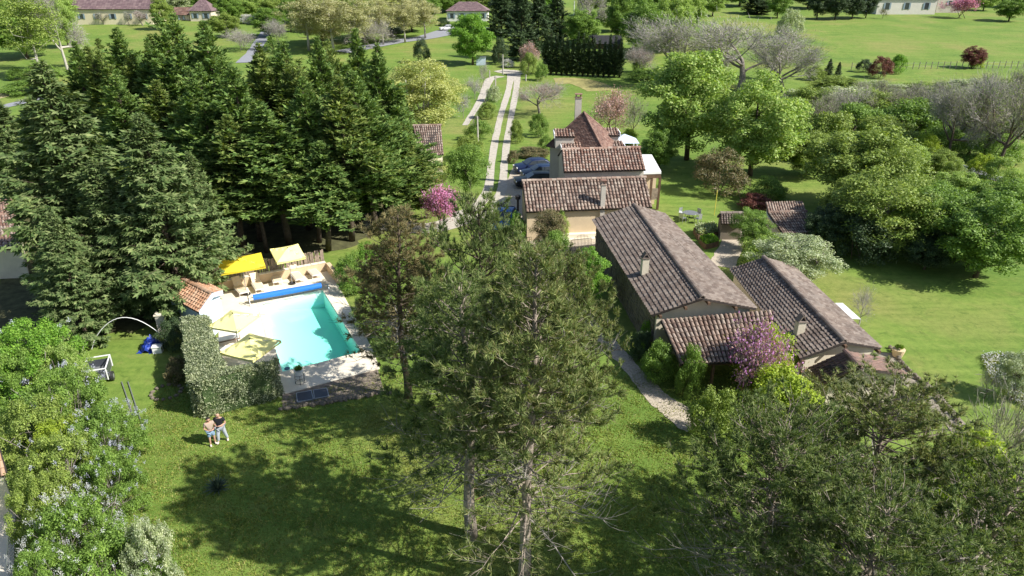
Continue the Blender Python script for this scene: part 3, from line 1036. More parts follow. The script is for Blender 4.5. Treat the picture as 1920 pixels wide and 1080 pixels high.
for k in range(58):
    t = k / 57
    p = at(528, 769).lerp(at(640, 751), min(1, t * 1.6)) if t < .62 else at(640, 751).lerp(at(730, 736), (t - .62) / .38)
    o = link("stone", st_me[k % 4], edge)
    o.location = p - edge.location + Vector((sj.gauss(0, .05), sj.gauss(0, .06), .05))
    o.rotation_euler = (sj.uniform(0, 6), sj.uniform(0, 6), sj.uniform(0, 6))
    s = sj.uniform(.16, .32)
    o.scale = (s * 1.2, s, s * .8)

# ================================================================== BUILDINGS
def tile_mesh(seg=5, h=0.42, thick=0.12):
    """One barrel tile: 1 wide, 1 long (along y, lower end at y=0), open below, with a visible lip."""
    mb = MB()
    a = np.linspace(0, np.pi, seg + 1)
    out = np.column_stack([np.cos(a) * .5, np.zeros(seg + 1), np.sin(a) * h])
    inn = out * np.array([1 - 2 * thick, 1, 1 - 2 * thick])
    top = out * np.array([.86, 1, .86]) + np.array([0, 1, 0])
    V = np.concatenate([out, top, inn])
    n = seg + 1
    F = [[i, i + 1, n + i + 1, n + i] for i in range(seg)] + [[2 * n + i, 2 * n + i + 1, i + 1, i] for i in range(seg)]
    mb.add(V, F)
    return mb


TILE = tile_mesh()
TILE_V, TILE_F = np.concatenate(TILE.v), TILE.f[0]
TILE_ME = {}


def slope_tiles(quad, ncol, nrow, jig=0.012, lift=0.02, wide=0.80, high=0.80):
    """Matrices of the tiles on one roof slope; quad = eave end, eave end, ridge end, ridge end."""
    e0, e1, r1, r0 = [Vector(q) for q in quad]
    out = []
    q = random.Random(int(e0.x * 100) + ncol)
    nor = (e1 - e0).cross(r0 - e0).normalized()
    if nor.z < 0:
        nor = -nor
    for c in range(ncol):
        for r in range(nrow):
            u, v0, v1 = (c + .5) / ncol, r / nrow, (r + 1) / nrow
            a = e0.lerp(e1, u).lerp(r0.lerp(r1, u), v0)
            b = e0.lerp(e1, u).lerp(r0.lerp(r1, u), v1)
            w = (e0.lerp(r0, v0) - e1.lerp(r1, v0)).length / ncol
            Ln = (b - a).length
            y = (b - a).normalized()
            x = y.cross(nor).normalized()
            yy = (y - nor * (0.055 / max(Ln, .2)) * .8 + x * q.gauss(0, jig * 1.5)).normalized()
            zz = x.cross(yy).normalized()
            xx = yy.cross(zz).normalized()
            p = a + nor * (lift + 0.03 + q.uniform(0, jig)) - y * (0.05 * Ln + q.uniform(0, jig)) + x * q.gauss(0, jig * .5)
            sx, sy, sz = w * wide, Ln * 1.13, w * high
            M = Matrix(((xx.x * sx, yy.x * sy, zz.x * sz, p.x), (xx.y * sx, yy.y * sy, zz.y * sz, p.y), (xx.z * sx, yy.z * sy, zz.z * sz, p.z), (0, 0, 0, 1)))
            out.append(M)
    return out


def lay_tiles(roof, mats, mat, singles):
    """The largest-showing tiles become objects, the rest one joined part."""
    mats = sorted(mats, key=lambda M: depth(M.translation))
    me = TILE_ME.get(mat.name)
    if me is None:
        me = TILE_ME[mat.name] = tile_mesh().mesh("roof_tile")
        me.shade_flat()
        me.materials.append(mat)
    for M in mats[:singles]:
        o = link("roof_tile", me, roof)
        o.matrix_basis = M
    rest = mats[singles:]
    if rest:
        mb = MB()
        for M in rest:
            A = np.array(M)
            mb.add(TILE_V @ A[:3, :3].T + A[:3, 3], TILE_F)
        o = mb.build("roof_tiling", mat, roof)
        o["kind"] = "stuff"


def ridge_caps(roof, a, b, mat, w=0.34, n=None):
    a, b = Vector(a), Vector(b)
    L = (b - a).length
    n = n or max(3, int(L / 0.42))
    y = (b - a).normalized()
    x = y.cross(Vector((0, 0, 1))).normalized()
    z = x.cross(y)
    mb = MB()
    q = random.Random(n)
    for k in range(n):
        p = a + y * (L * k / n) + z * (q.uniform(.0, .02) - .02)
        A = np.array([list(x * w), list(y * (L / n) * 1.15), list(z * w * 1.05)]).T
        mb.add(TILE_V @ A.T + np.array(p), TILE_F)
    o = mb.build("ridge_tiling", mat, roof)
    o["kind"] = "stuff"
    return o


def slab(mb, quad, th=0.10):
    e0, e1, r1, r0 = [Vector(q) for q in quad]
    nor = (e1 - e0).cross(r0 - e0).normalized()
    if nor.z < 0:
        nor = -nor
    t = [e0, e1, r1, r0]
    V = [tuple(p) for p in t] + [tuple(p - nor * th) for p in t]
    F = [[0, 1, 2, 3], [7, 6, 5, 4], [0, 4, 5, 1], [1, 5, 6, 2], [2, 6, 7, 3], [3, 7, 4, 0]]
    if (e1 - e0).cross(r0 - e0).z < 0:
        F = [f[::-1] for f in F]
    mb.add(V, F)


def gable_walls(mb, eL0, eL1, r0, r1, eR0, eR1, inset=0.35, gz=0.0, drop=0.14, gin=0.12):
    """Closed body under a two-slope roof, set back under the eaves."""
    P = [Vector(p) for p in (eL0, eL1, r0, r1, eR0, eR1)]
    c = sum(P, Vector()) / 6
    ax = (P[3] - P[2]).normalized()
    lat = (P[4] - P[0])
    lat.z = 0
    lat.normalize()

    def ins(p, rp, sgn, end):
        lp = (rp - p)
        s = lp.z / max(.1, Vector((lp.x, lp.y, 0)).length)
        q = p + lat * inset * sgn + ax * gin * end
        return Vector((q.x, q.y, p.z + s * inset - drop))
    L0, L1 = ins(P[0], P[2], 1, 1), ins(P[1], P[3], 1, -1)
    R0, R1 = ins(P[4], P[2], -1, 1), ins(P[5], P[3], -1, -1)
    T0, T1 = P[2] + ax * gin - Vector((0, 0, drop)), P[3] - ax * gin - Vector((0, 0, drop))
    T0 = T0 + (((L0 + R0) / 2) - T0).dot(ax) * ax
    B = [Vector((q.x, q.y, gz - .1)) for q in (L0, L1, R0, R1)]
    V = [L0, L1, R0, R1, T0, T1] + B
    mb.add([tuple(v) for v in V], [[6, 7, 1, 0], [9, 8, 2, 3], [7, 6, 8, 9]])
    k = mb.n - len(V)
    mb.f.append(np.array([[k + 6, k + 0, k + 4, k + 2, k + 8], [k + 7, k + 9, k + 3, k + 5, k + 1]]))
    mb.mi.append(0)
    mb.add([tuple(v) for v in (L0, L1, T1, T0)], [[0, 1, 2, 3]])
    mb.add([tuple(v) for v in (R0, R1, T1, T0)], [[0, 3, 2, 1]])
    return L0, L1, R0, R1, T0, T1


def chimney(root, parent, p, h, w, d, rz, mat, cap='cowl'):
    mb = MB().box(Vector(p) + Vector((0, 0, h / 2 - .3)), (w, d, h + .6), rz)
    ch = at_home(mb.build("chimney", mat, root), root)
    c = MB()
    top = Vector(p) + Vector((0, 0, h))
    ct, st = math.cos(rz), math.sin(rz)
    c.box(top + Vector((0, 0, .03)), (w + .1, d + .1, .06), rz)
    if cap == 'cowl':
        for s in (-1, 1):
            # two leaning tiles make a little pitched cowl
            off = Vector((ct, st, 0)) * (s * w * .24)
            c.box(top + off + Vector((0, 0, .06 + w * .38)), (.05, d * 1.0, w * .95), rz, tilt=Matrix.Rotation(-s * R(30), 3, 'Y'))
    else:
        for sx in (-1, 1):
            c.box(top + Vector((ct, st, 0)) * (sx * w * .36) + Vector((0, 0, .2)), (w * .16, d * .8, .3), rz)
        c.box(top + Vector((0, 0, .38)), (w + .1, d + .1, .06), rz)
    c.build("chimney_cap", M_TILE_DARK if cap == 'cowl' else M_TILE_RED, ch)
    return ch


def two_slope(name, label, cat, eL0, eL1, r0, r1, eR0, eR1, tile, wallm, left=(50, 9, 300), right=(50, 9, 0), gz=0.0, caps=True, inset=0.35, wide=.80, high=.80):
    V = [Vector(p) for p in (eL0, eL1, r0, r1, eR0, eR1)]
    c = sum(V, Vector()) / 6
    root = thing(name, label, cat, (c.x, c.y, gz))
    w = MB()
    gable_walls(w, *V, inset=inset, gz=gz)
    at_home(w.build("wall", wallm, root), root)
    rf = MB()
    qL, qR = [V[0], V[1], V[3], V[2]], [V[4], V[5], V[3], V[2]]
    slab(rf, qL)
    slab(rf, qR)
    roof = at_home(rf.build("roof", [M_UNDER], root), root)
    ms = []
    if left:
        ms += slope_tiles(qL, left[0], left[1], wide=wide, high=high)
    if right:
        ms += slope_tiles(qR, right[0], right[1], wide=wide, high=high)
    lay_tiles(roof, ms, tile, (left[2] if left else 0))
    if caps:
        ridge_caps(roof, V[2] + Vector((0, 0, .05)), V[3] + Vector((0, 0, .05)), tile)
    return root, roof, V


# the long stone barn
barn, barn_roof, BV = two_slope("stone_barn", "long stone barn with brown tiled gable roof and cream end wall", "barn",
                                (7.98, 35.2, 2.85), (6.28, 51.6, 2.85), (10.7, 35.0, 4.02), (9.5, 51.6, 4.05), (14.3, 36.25, 2.75), (12.3, 53.4, 2.75),
                                M_TILE_DARK, M_CREAM, (50, 11, 300), (54, 13, 0), wide=.96, high=.42)
chimney(barn, barn, aty(1207, 520, 40.2), 1.35, 0.42, 0.42, 0.1, M_CREAM)
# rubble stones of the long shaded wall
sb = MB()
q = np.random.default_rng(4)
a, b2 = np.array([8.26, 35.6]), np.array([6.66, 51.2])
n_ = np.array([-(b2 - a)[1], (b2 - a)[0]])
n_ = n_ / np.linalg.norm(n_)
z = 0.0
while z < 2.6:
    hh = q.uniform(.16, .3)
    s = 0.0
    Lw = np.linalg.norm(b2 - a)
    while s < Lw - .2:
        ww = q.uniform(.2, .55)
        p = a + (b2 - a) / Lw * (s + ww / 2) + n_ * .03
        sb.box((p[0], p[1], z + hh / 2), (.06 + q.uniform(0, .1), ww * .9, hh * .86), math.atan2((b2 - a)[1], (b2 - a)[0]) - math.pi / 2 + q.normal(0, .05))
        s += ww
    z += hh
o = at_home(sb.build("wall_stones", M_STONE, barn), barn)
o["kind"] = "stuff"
for t in (0.08, 0.33, 0.55, 0.8):       # purlin ends under the verge
    p = BV[0].lerp(BV[2], t * 2) if t < .5 else BV[2].lerp(BV[4], (t - .5) * 2)
    at_home(MB().box(p + Vector((0.02, .1, -.2)), (.14, .5, .16), .1).build("purlin", M_DARKWOOD, barn), barn)
at_home(MB().box((7.02, 51.0, 1.35), (.25, .25, 2.7)).build("corner_post", M_DARKWOOD, barn), barn)

# the lower house alongside
CL0, CL1 = at(1500, 673, 2.45), at(1368, 505, 2.45)
CR0, CR1 = at(1652, 653, 2.35), at(1484, 497, 2.35)
Cr0, Cr1 = aty(1585, 642, 31.2), aty(1432, 483, 41.9)
cott, cott_roof, CV = two_slope("low_cottage", "low tiled cottage beside the barn with a white awning", "cottage",
                                CL0, CL1, Cr0, Cr1, CR0, CR1, M_TILE_DARK, M_CREAM, (35, 11, 300), (38, 10, 0), wide=.96, high=.42)
chimney(cott, cott, aty(1496, 632, 33.2), 1.0, 0.42, 0.42, 0.1, M_CREAM)
for t in (.03, .5, .97):
    p = CV[0].lerp(CV[2], t * 2) if t < .5 else CV[2].lerp(CV[4], (t - .5) * 2)
    at_home(MB().box(p + Vector((0, .08, -.2)), (.14, .45, .16), .1).build("purlin", M_DARKWOOD, cott), cott)
# low wing at its near end
wing, _, _ = two_slope("cottage_wing", "small lower wing with patchy red tiles at cottage's near end", "outbuilding",
                       at(1548, 722, 1.75), at(1517, 689, 1.75), aty(1612, 690, 28.6), aty(1585, 660, 30.6), at(1700, 704, 1.85), at(1655, 672, 1.85),
                       tiles_mat("patchy_red_tiles", [(0.16, 0.11, 0.092), (0.22, 0.14, 0.115), (0.13, 0.095, 0.082)], .3), M_CREAM, (9, 8, 80), (9, 7, 0), inset=.25)

# tiled porch between barn and cottage
PT0, PT1 = at(1238, 601, 2.68), at(1447, 583, 2.68)
PB0, PB1 = at(1276, 684, 1.95), at(1462, 676, 1.95)
porch = thing("tiled_porch", "open porch with ribbed tile roof between barn and cottage", "porch", ((PB0 + PT1) / 2).to_2d().to_3d())
pm = MB()
slab(pm, [PB0, PB1, PT1, PT0], .08)
proof = at_home(pm.build("roof", M_UNDER, porch), porch)
lay_tiles(proof, slope_tiles([PB0, PB1, PT1, PT0], 25, 9), M_TILE_MIX, 225)
for t in (.03, .35, .68, .97):
    p = PB0.lerp(PB1, t) + Vector((0, .25, 0))
    at_home(MB().box((p.x, p.y, .88), (.14, .14, 1.96)).build("post", M_DARKWOOD, porch), porch)
at_home(MB().box((PB0 + PB1) / 2 + Vector((0, .22, -.16)), ((PB1 - PB0).length, .12, .14), math.atan2((PB1 - PB0).y, (PB1 - PB0).x)).build("eave_beam", M_DARKWOOD, porch), porch)

# the tan outbuilding across the court
tanh, tan_roof, TV = two_slope("tan_outhouse", "tan rendered outhouse with striped barrel tile roof and slim chimney", "outbuilding",
                               (1.15, 54.1, 2.6), (11.75, 55.4, 2.6), (0.82, 57.0, 4.38), (11.45, 57.9, 4.45), (0.75, 58.6, 3.7), (11.4, 59.3, 3.8),
                               M_TILE_MIX, M_TANHOUSE, (37, 9, 300), (37, 4, 0), inset=.3)
chimney(tanh, tanh, aty(1129, 392, 55.2), 2.1, 0.38, 0.38, .1, M_GREYREND, 'slab')
st = MB()
fl0, fl1 = Vector((2.6, 54.3, 0)), Vector((8.0, 55.0, 0))
for k, dy in enumerate((.0, .35)):
    st.box(((fl0 + fl1) / 2 + Vector((0, -.3 + dy, .12 + .16 * k))), (6.0, .5, .24 + .3 * k), math.atan2(.7, 5.4))
at_home(st.build("stone_step", M_DECK, tanh), tanh)

# two-storey wing behind it and the pyramid-roofed house
E0, E1 = at(1057, 323, 4.55), at(1211, 319, 4.55)
Er0, Er1 = aty(1053, 281, 62.4), aty(1200, 277, 62.9)
mid, mid_roof, EV = two_slope("roadside_wing", "grey rendered wing with red striped tile roof behind outhouse", "house",
                              E0, E1, Er0, Er1, Er0 + Vector((-.2, 2.4, -1.1)), Er1 + Vector((-.1, 2.4, -1.1)),
                              M_TILE_RED, M_GREYREND, (26, 9, 234), (26, 5, 0), inset=.28)
tower = thing("pyramid_house", "square house with steep brown pyramid roof and dormers", "house", (7.2, 68.3, 0))
LZ = 4.65
cL, cF, cR, cB = Vector((3.4, 68.2, LZ)), Vector((8.9, 64.5, LZ)), Vector((11.0, 69.2, LZ)), Vector((5.6, 71.9, LZ))
apex = aty(1095, 211, 68.2)
tw = MB()
ctr = (cL + cF + cR + cB) / 4
tw.prism([ctr.lerp(p, .9) for p in (cL, cF, cR, cB)], -.1, LZ - .05)
at_home(tw.build("wall", M_GREYREND, tower), tower)
tr_ = MB()
tr_.add([tuple(p) for p in (cL, cF, cR, cB, apex)], [[0, 1, 4], [1, 2, 4], [2, 3, 4], [3, 0, 4]])
tr_.f.append(np.array([[3, 2, 1, 0]])); tr_.mi.append(0)
troof = at_home(tr_.build("roof", M_UNDER, tower), tower)
ft = MB()
q = random.Random(8)
for a, b2 in ((cL, cF), (cF, cR), (cR, cB), (cB, cL)):
    nor = (b2 - a).cross(apex - a).normalized()
    hgt = (apex - (a + b2) / 2).length
    nr_ = 30
    for r in range(nr_):
        v = r / nr_
        p0, p1 = a.lerp(apex, v), b2.lerp(apex, v)
        nn_ = max(1, int((p1 - p0).length / .3))
        for k in range(nn_):
            u0, u1 = k / nn_, (k + .93) / nn_
            lo0, lo1 = p0.lerp(p1, u0) + nor * (.06 + q.uniform(0, .03)), p0.lerp(p1, u1) + nor * (.06 + q.uniform(0, .03))
            up0, up1 = p0.lerp(p1, u0).lerp(apex, 1.35 / (nr_ - r + .35)) + nor * .02, p0.lerp(p1, u1).lerp(apex, 1.35 / (nr_ - r + .35)) + nor * .02
            ft.add([tuple(lo0), tuple(lo1), tuple(up1), tuple(up0)], [[0, 1, 2, 3]])
o = ft.build("roof_tiling", M_FLAT_TILE, troof)
o["kind"] = "stuff"
for p in (cL, cF, cR):
    ridge_caps(troof, p + Vector((0, 0, .06)), apex + Vector((0, 0, .06)), M_FLAT_TILE, .22)
chp = aty(1083, 224, 69.6)
chimney(tower, tower, chp, 2.1, .62, .55, 0, M_GREYREND, 'slab')
for (px, py, yy, side, w) in ((1041, 254, 67.2, -1, 1.7), (1054, 279, 65.9, -1, 1.5), (1158, 252, 69.2, 1, 1.7), (1167, 276, 67.6, 1, 1.5)):
    p = aty(px, py, yy)
    ln = 1.75
    cx = p.x - side * ln / 2
    d = at_home(MB().box((cx, p.y, p.z - .55), (ln, w, 1.1)).build("dormer", M_GREYREND, tower), tower)
    z1 = p.z + .06
    lo, hi = p.y - w / 2 - .12, p.y + w / 2 + .12
    qd = [Vector((cx - ln / 2 - .1, lo, z1)), Vector((cx + ln / 2 + .1, lo, z1)), Vector((cx + ln / 2 + .1, hi, z1 + .35)), Vector((cx - ln / 2 - .1, hi, z1 + .35))]
    db = MB()
    slab(db, qd, .08)
    db.build("dormer_roof", M_UNDER, d)
    tm = MB()
    for Mx in slope_tiles(qd, 7, 4):
        A = np.array(Mx)
        tm.add(TILE_V @ A[:3, :3].T + A[:3, 3], TILE_F)
    tl = tm.build("dormer_tiling", M_TILE_RED, d)
    tl["kind"] = "stuff"
    MB().box((p.x + side * .12, p.y, z1 + .1), (.08, w + .3, .42)).build("fascia", M_WHITE, d)
# pale shutters on the shaded side
for k in range(3):
    a = cL.lerp(cF, .12 + k * .1)
    at_home(MB().box((4.1 - .0 + .05 * k, 59.6 + 1.3 * k, 1.6), (.08, .55, 1.5)).build("shutter", M_BLUEWHITE, mid), mid)
annex = thing("flat_roofed_annex", "white flat roofed annex with timber balcony beside red tiled wing", "annex", at(1222, 330, 0))
G = [at(1203, 290, 3.7), at(1222, 290, 3.7), at(1240, 322, 3.7), at(1207, 323, 3.7)]
at_home(MB().prism(G, 3.5, 3.72).build("roof", M_WHITEROOF, annex), annex)
gc = sum(G, Vector()) / 4
at_home(MB().prism([gc.lerp(g, .99) for g in G], 3.1, 3.49).build("fascia_beam", M_DARKWOOD, annex), annex)
at_home(MB().prism([gc.lerp(g, .95) + Vector((0, 1.6 if i > 1 else 0, 0)) for i, g in enumerate(G)], -.1, 3.09).build("wall", M_TANHOUSE, annex), annex)
at_home(MB().prism([gc.lerp(g, .97) for g in G], 1.0, 1.2).build("balcony_floor", M_WOOD, annex), annex)
for g in (G[2], G[3], G[2].lerp(G[3], .5)):
    p = gc.lerp(g, .95)
    at_home(MB().box((p.x, p.y, 1.55), (.2, .2, 3.3)).build("post", M_DARKWOOD, annex), annex)
e = G[3] - G[2]
for k in range(11):
    p = gc.lerp(G[2].lerp(G[3], (k + .5) / 11), .97)
    at_home(MB().box((p.x, p.y, 1.65), (.14, .04, .9), math.atan2(e.y, e.x)).build("railing_board", M_WOOD, annex), annex)
shelter = thing("garden_shelter", "white post shelter with pale blue roof beside pyramid house", "shelter", aty(1172, 300, 70.5).to_2d().to_3d())
sp = aty(1170, 262, 70.5)
mbx = MB()
mbx.add([(sp.x - 1.4, sp.y - 1.2, sp.z - .1), (sp.x + 1.4, sp.y - 1.2, sp.z - .1), (sp.x + 1.4, sp.y + 1.2, sp.z - .1), (sp.x - 1.4, sp.y + 1.2, sp.z - .1), (sp.x, sp.y, sp.z + .6)], [[0, 1, 4], [1, 2, 4], [2, 3, 4], [3, 0, 4]])
mbx.f.append(np.array([[3, 2, 1, 0]])); mbx.mi.append(0)
at_home(mbx.build("roof", M_BLUEWHITE, shelter), shelter)
for sx in (-1.2, 1.2):
    for sy in (-1, 1):
        at_home(MB().box((sp.x + sx, sp.y + sy, (sp.z - .1) / 2), (.12, .12, sp.z - .1)).build("post", M_WHITE, shelter), shelter)

# pool house
I_n, I_f = at(373, 587, 2.25), at(417, 547, 2.25)
I_r = aty(398, 552, (I_n.y + I_f.y) / 2 - .15)
dv = (I_n - I_f)
ax = at(348, 527, 3.3) - at(398, 552, 3.3)
ax.normalize()
Lh = 4.2
ph, ph_roof, IV = two_slope("pool_house", "small pool house with terracotta roof and pale blue gable", "pool house",
                            I_n, I_n + ax * Lh, I_r, I_r + ax * Lh, I_f, I_f + ax * Lh, M_TILE_TERRA, M_BLUEWHITE, (16, 6, 96), (16, 7, 112), inset=.3)
bb = MB()
for a, b2 in ((I_n, I_r), (I_r, I_f)):
    dd_ = b2 - a
    bb.add([tuple(a - ax * .05 + Vector((0, 0, .1))), tuple(b2 - ax * .05 + Vector((0, 0, .1))), tuple(b2 - ax * .05 - Vector((0, 0, .2))), tuple(a - ax * .05 - Vector((0, 0, .2))),
            tuple(a - ax * .0 + Vector((0, 0, .1))), tuple(b2 - ax * .0 + Vector((0, 0, .1))), tuple(b2 - ax * .0 - Vector((0, 0, .2))), tuple(a - ax * .0 - Vector((0, 0, .2)))],
           [[0, 1, 2, 3], [7, 6, 5, 4], [0, 4, 5, 1], [2, 6, 7, 3]])
at_home(bb.build("barge_board", M_BLUEWHITE, ph), ph)
dm = (I_n + I_f) / 2 + ax * .26
at_home(MB().box((dm.x, dm.y, .95), (.08, .9, 1.9), math.atan2(dv.y, dv.x) + math.pi / 2).build("door", M_WHITE, ph), ph)
bw = thing("brick_pier", "low brown brick pier beside pool house door", "brick pier", at(415, 600))
pa, pb = at(403, 588), at(414, 617)
dd_ = (pb - pa)
for k in range(4):
    for c in range(6):
        p = pa.lerp(pb, (c + .5 + (.25 if k % 2 else 0)) / 6.5)
        at_home(MB().box((p.x, p.y, .11 + k * .17), (dd_.length / 6.6, .22, .15), math.atan2(dd_.y, dd_.x)).build("brick", M_TILE_RED, bw), bw)

# more roofs among the trees
def lean_roof(name, label, cat, quad, tile, wallm, nc, nr, singles, depthv, walls=True):
    """A roof with one slope in view; the other slope and the walls complete the building behind it."""
    e0, e1, r1, r0 = [Vector(q) for q in quad]
    back = (r0 - e0) + (r1 - e1)
    back.z = 0
    back = back.normalized() * depthv
    dz = Vector((0, 0, (e0.z - r0.z) * .9))
    return two_slope(name, label, cat, e0, e1, r0, r1, r0 + back + dz, r1 + back + dz, tile, wallm, (nc, nr, singles), (nc, max(3, int(nr * .8)), 0), gz=float(terr(e0.x, e0.y)), inset=.25)


lean_roof("garden_shed", "small cream shed with striped tile roof by the drive", "shed", [at(786, 296, 2.3), at(832, 290, 2.3), aty(827, 235, 80), aty(774, 236, 80)], M_TILE_MIX, M_CREAM, 13, 12, 0, 3)
lean_roof("tool_shed", "low tiled shed beyond the silvery shrub", "shed", [at(1468, 440, 1.7), at(1531, 436, 1.7), aty(1512, 397, 57.5), aty(1440, 399, 57.5)], M_TILE_MIX, M_CREAM, 15, 8, 0, 2)
lean_roof("stone_shed", "low stone shed beside the raised garden beds", "shed", [at(1352, 420, 1.5), at(1395, 420, 1.5), at(1395, 400, 2.2), at(1350, 400, 2.2)], M_TILE_DARK, M_STONE, 9, 5, 0, 1)
lean_roof("neighbour_house", "neighbouring house with terracotta roof behind the spruces", "house", [at(-70, 470, 2.4), at(42, 466, 2.4), aty(30, 403, 54.5), aty(-70, 405, 54.5)], M_TILE_RED, M_CREAM, 18, 11, 0, 4)


def facade(root, x0, x1, y, z0, ht, wins, mat, glass, w=1.2, h=1.5, door=None):
    for k in range(wins):
        x = x0 + (x1 - x0) * (k + .5) / wins
        f = at_home(MB().box((x, y - .03, z0 + ht * .55), (w, .1, h)).build("window", glass, root), root)
        for s in (-1, 1):
            MB().box((x + s * (w * .5 + .3), y - .1, z0 + ht * .55), (.5, .06, h)).build("shutter", mat, f)


M_GLASS = plain("dark_glass", (0.04, 0.05, 0.06), .1, .1, spec=.8)
M_SHUTTER = plain("blue_grey_shutter", (0.25, 0.32, 0.38), .6)


def far_house(name, label, pxl, pxr, pyb, wall_px, roof_px, dpt, tile, wallm, wins, hip=0.0, win=(1.0, 1.4), rows=10):
    a, b2 = on(pxl, pyb), on(pxr, pyb)
    y = (a.y + b2.y) / 2
    z0 = float(terr(0, y))
    dist = math.sqrt(y * y + (CAM_H - z0) ** 2)
    hw, hr = wall_px / CAM_F * dist * 1.02, roof_px / CAM_F * dist
    x0, x1 = a.x, b2.x
    root = thing(name, label, "house", ((x0 + x1) / 2, y + dpt / 2, z0))
    e0, e1 = Vector((x0 - .4, y - .4, z0 + hw)), Vector((x1 + .4, y - .4, z0 + hw))
    r0, r1 = Vector((x0 - .4 + hip, y + dpt / 2, z0 + hw + hr)), Vector((x1 + .4 - hip, y + dpt / 2, z0 + hw + hr))
    f0, f1 = Vector((x0 - .4, y + dpt + .4, z0 + hw)), Vector((x1 + .4, y + dpt + .4, z0 + hw))
    at_home(MB().prism([(x0, y), (x1, y), (x1, y + dpt), (x0, y + dpt)], z0 - .5, z0 + hw - .02).build("wall", wallm, root), root)
    rf = MB()
    rf.add([tuple(p) for p in (e0, e1, r1, r0, f0, f1)], [[0, 1, 2, 3], [5, 4, 3, 2]])
    rf.f.append(np.array([[0, 3, 4], [1, 5, 2]])); rf.mi.append(0)
    rf.f.append(np.array([[0, 4, 5, 1]])); rf.mi.append(0)
    roof = at_home(rf.build("roof", M_UNDER, root), root)
    tl = MB()
    q = random.Random(int(x0))
    nr = rows
    ncl = int((x1 - x0) / .8)
    for r in range(nr):
        for c in range(ncl):
            u0, u1, v0, v1 = c / ncl, (c + .96) / ncl, r / nr, (r + 1.1) / nr
            P = [e0.lerp(e1, u).lerp(r0.lerp(r1, u), min(1, v)) + Vector((0, -.05, .06 + (.06 if v == v0 else 0) + q.uniform(0, .03))) for u, v in ((u0, v0), (u1, v0), (u1, v1), (u0, v1))]
            tl.add([tuple(p) for p in P], [[0, 1, 2, 3]])
    o = tl.build("roof_tiling", tile, roof)
    o["kind"] = "stuff"
    if hip:
        MB().add([tuple(p + Vector((s * .03, 0, .05))) for s in (1,) for p in (e1, f1, r1)], [[0, 1, 2]]).build("hip_slope", tile, roof)
        MB().add([tuple(p + Vector((-.03, 0, .05))) for p in (f0, e0, r0)], [[0, 1, 2]]).build("hip_slope", tile, roof)
    facade(root, x0, x1, y, z0, hw, wins, M_SHUTTER, M_GLASS, *win)
    return root


far_house("farmhouse", "long cream farmhouse with purple roof beyond the conifers", 142, 288, 46, 24, 24, 9, M_SLATE, stucco("sunny_cream", (0.72, 0.64, 0.45), .1), 5)
far_house("gabled_cottage", "small gabled cottage with steep dark roof beside farmhouse", 358, 398, 40, 16, 18, 7, M_SLATE, M_CREAM, 2, hip=3.0)
far_house("brown_barn", "low brown roofed barn beside the gabled cottage", 326, 356, 38, 8, 12, 6, M_FLAT_TILE, M_CREAM, 1)
far_house("white_bungalow", "white bungalow with grey hipped roof beyond the public road", 838, 915, 40, 16, 14, 9, M_SLATE, stucco("white_render", (.72, .70, .66), .08), 4, hip=4)
far_house("meadow_villa", "pale villa with shuttered windows above the far meadow", 1642, 1752, 27, 24, 16, 10, M_SLATE, stucco("pale_render", (.68, .64, .58), .08), 3, win=(1.3, 2.0))
far_house("villa_annex", "taller stone end of the villa behind the pink blossom tree", 1754, 1800, 24, 28, 14, 9, M_FLAT_TILE, M_GREYREND, 1)
far_house("grey_barn", "dark roofed barn behind the cypress screen", 1082, 1118, 84, 10, 12, 8, M_SLATE, M_WHITEROOF, 1)
far_house("black_barn", "black roofed barn behind the cypress screen, lower one", 1116, 1165, 92, 8, 12, 8, plain("black_sheet", (.05, .05, .055), .6), M_DARKWOOD, 1)
far_house("roadside_house", "pale house half hidden by budding poplars", 722, 752, 62, 14, 16, 8, M_SLATE, M_CREAM, 1)

# ================================================================== PLANTS
PROTO["pine_a"] = pine_proto(13.5, 3.3, 0.27, 11, lowf=1.05, pdead=.5, dead=0.36, thin0=.2, step=0.33, nb=7, tuft=12, dens=1.9, nl=0.28)
PROTO["pine_b"] = pine_proto(11.5, 3.5, 0.25, 12, dead=0.3, step=0.36, nb=6, tuft=12, dens=1.55, nl=0.28)
PROTO["pine_c"] = pine_proto(9.5, 4.6, 0.22, 13, dead=0.5, pdead=.8, thin0=.5, step=0.30, nb=7, tuft=11, dens=1.45, nl=0.23, prof=0.5)
PROTO["pine_d"] = pine_proto(9.0, 4.2, 0.22, 14, dead=0.5, pdead=.8, thin0=.5, step=0.30, nb=7, tuft=11, dens=1.45, nl=0.23, prof=0.5)
for i in range(3):
    PROTO["cypress_%d" % i] = conifer_proto(16, 3.0, 0.12, 20 + i, (8, 55), 0.17, 8, 0.55, 'cypress')
PROTO["cypress_3"] = conifer_proto(16, 3.0, 0.12, 26, (8, 55), 0.17, 8, 0.55, 'cypress', fork=2.6)
PROTO["cypress_4"] = conifer_proto(16, 3.3, 0.10, 27, (5, 50), 0.19, 8, 0.6, 'cypress', fork=1.4)
PROTO['cypress_bare'] = conifer_proto(16, 3.0, 0.30, 25, (8, 55), 0.17, 8, 0.55, 'cypress')
for i in range(3):
    PROTO["spruce_%d" % i] = conifer_proto(15, 4.6, 0.05, 30 + i, (-14, 30), 0.18, 9, 0.58, 'spruce')
PROTO["column"] = conifer_proto(8, 1.0, 0.02, 40, (55, 75), 0.1, 7, 0.35, 'cypress')
for i in range(3):
    PROTO["round_%d" % i] = leafy_proto(10, 4.2, 0.05, 50 + i, 40000, 190, 0.23, core=0.42, cr=(0.10, 0.21), nlimb=16, top=1.5)
for i in range(2):
    PROTO["open_%d" % i] = leafy_proto(9, 4.0, 0.07, 60 + i, 24000, 130, 0.2, core=0.3, cr=(0.11, 0.24), nlimb=18)
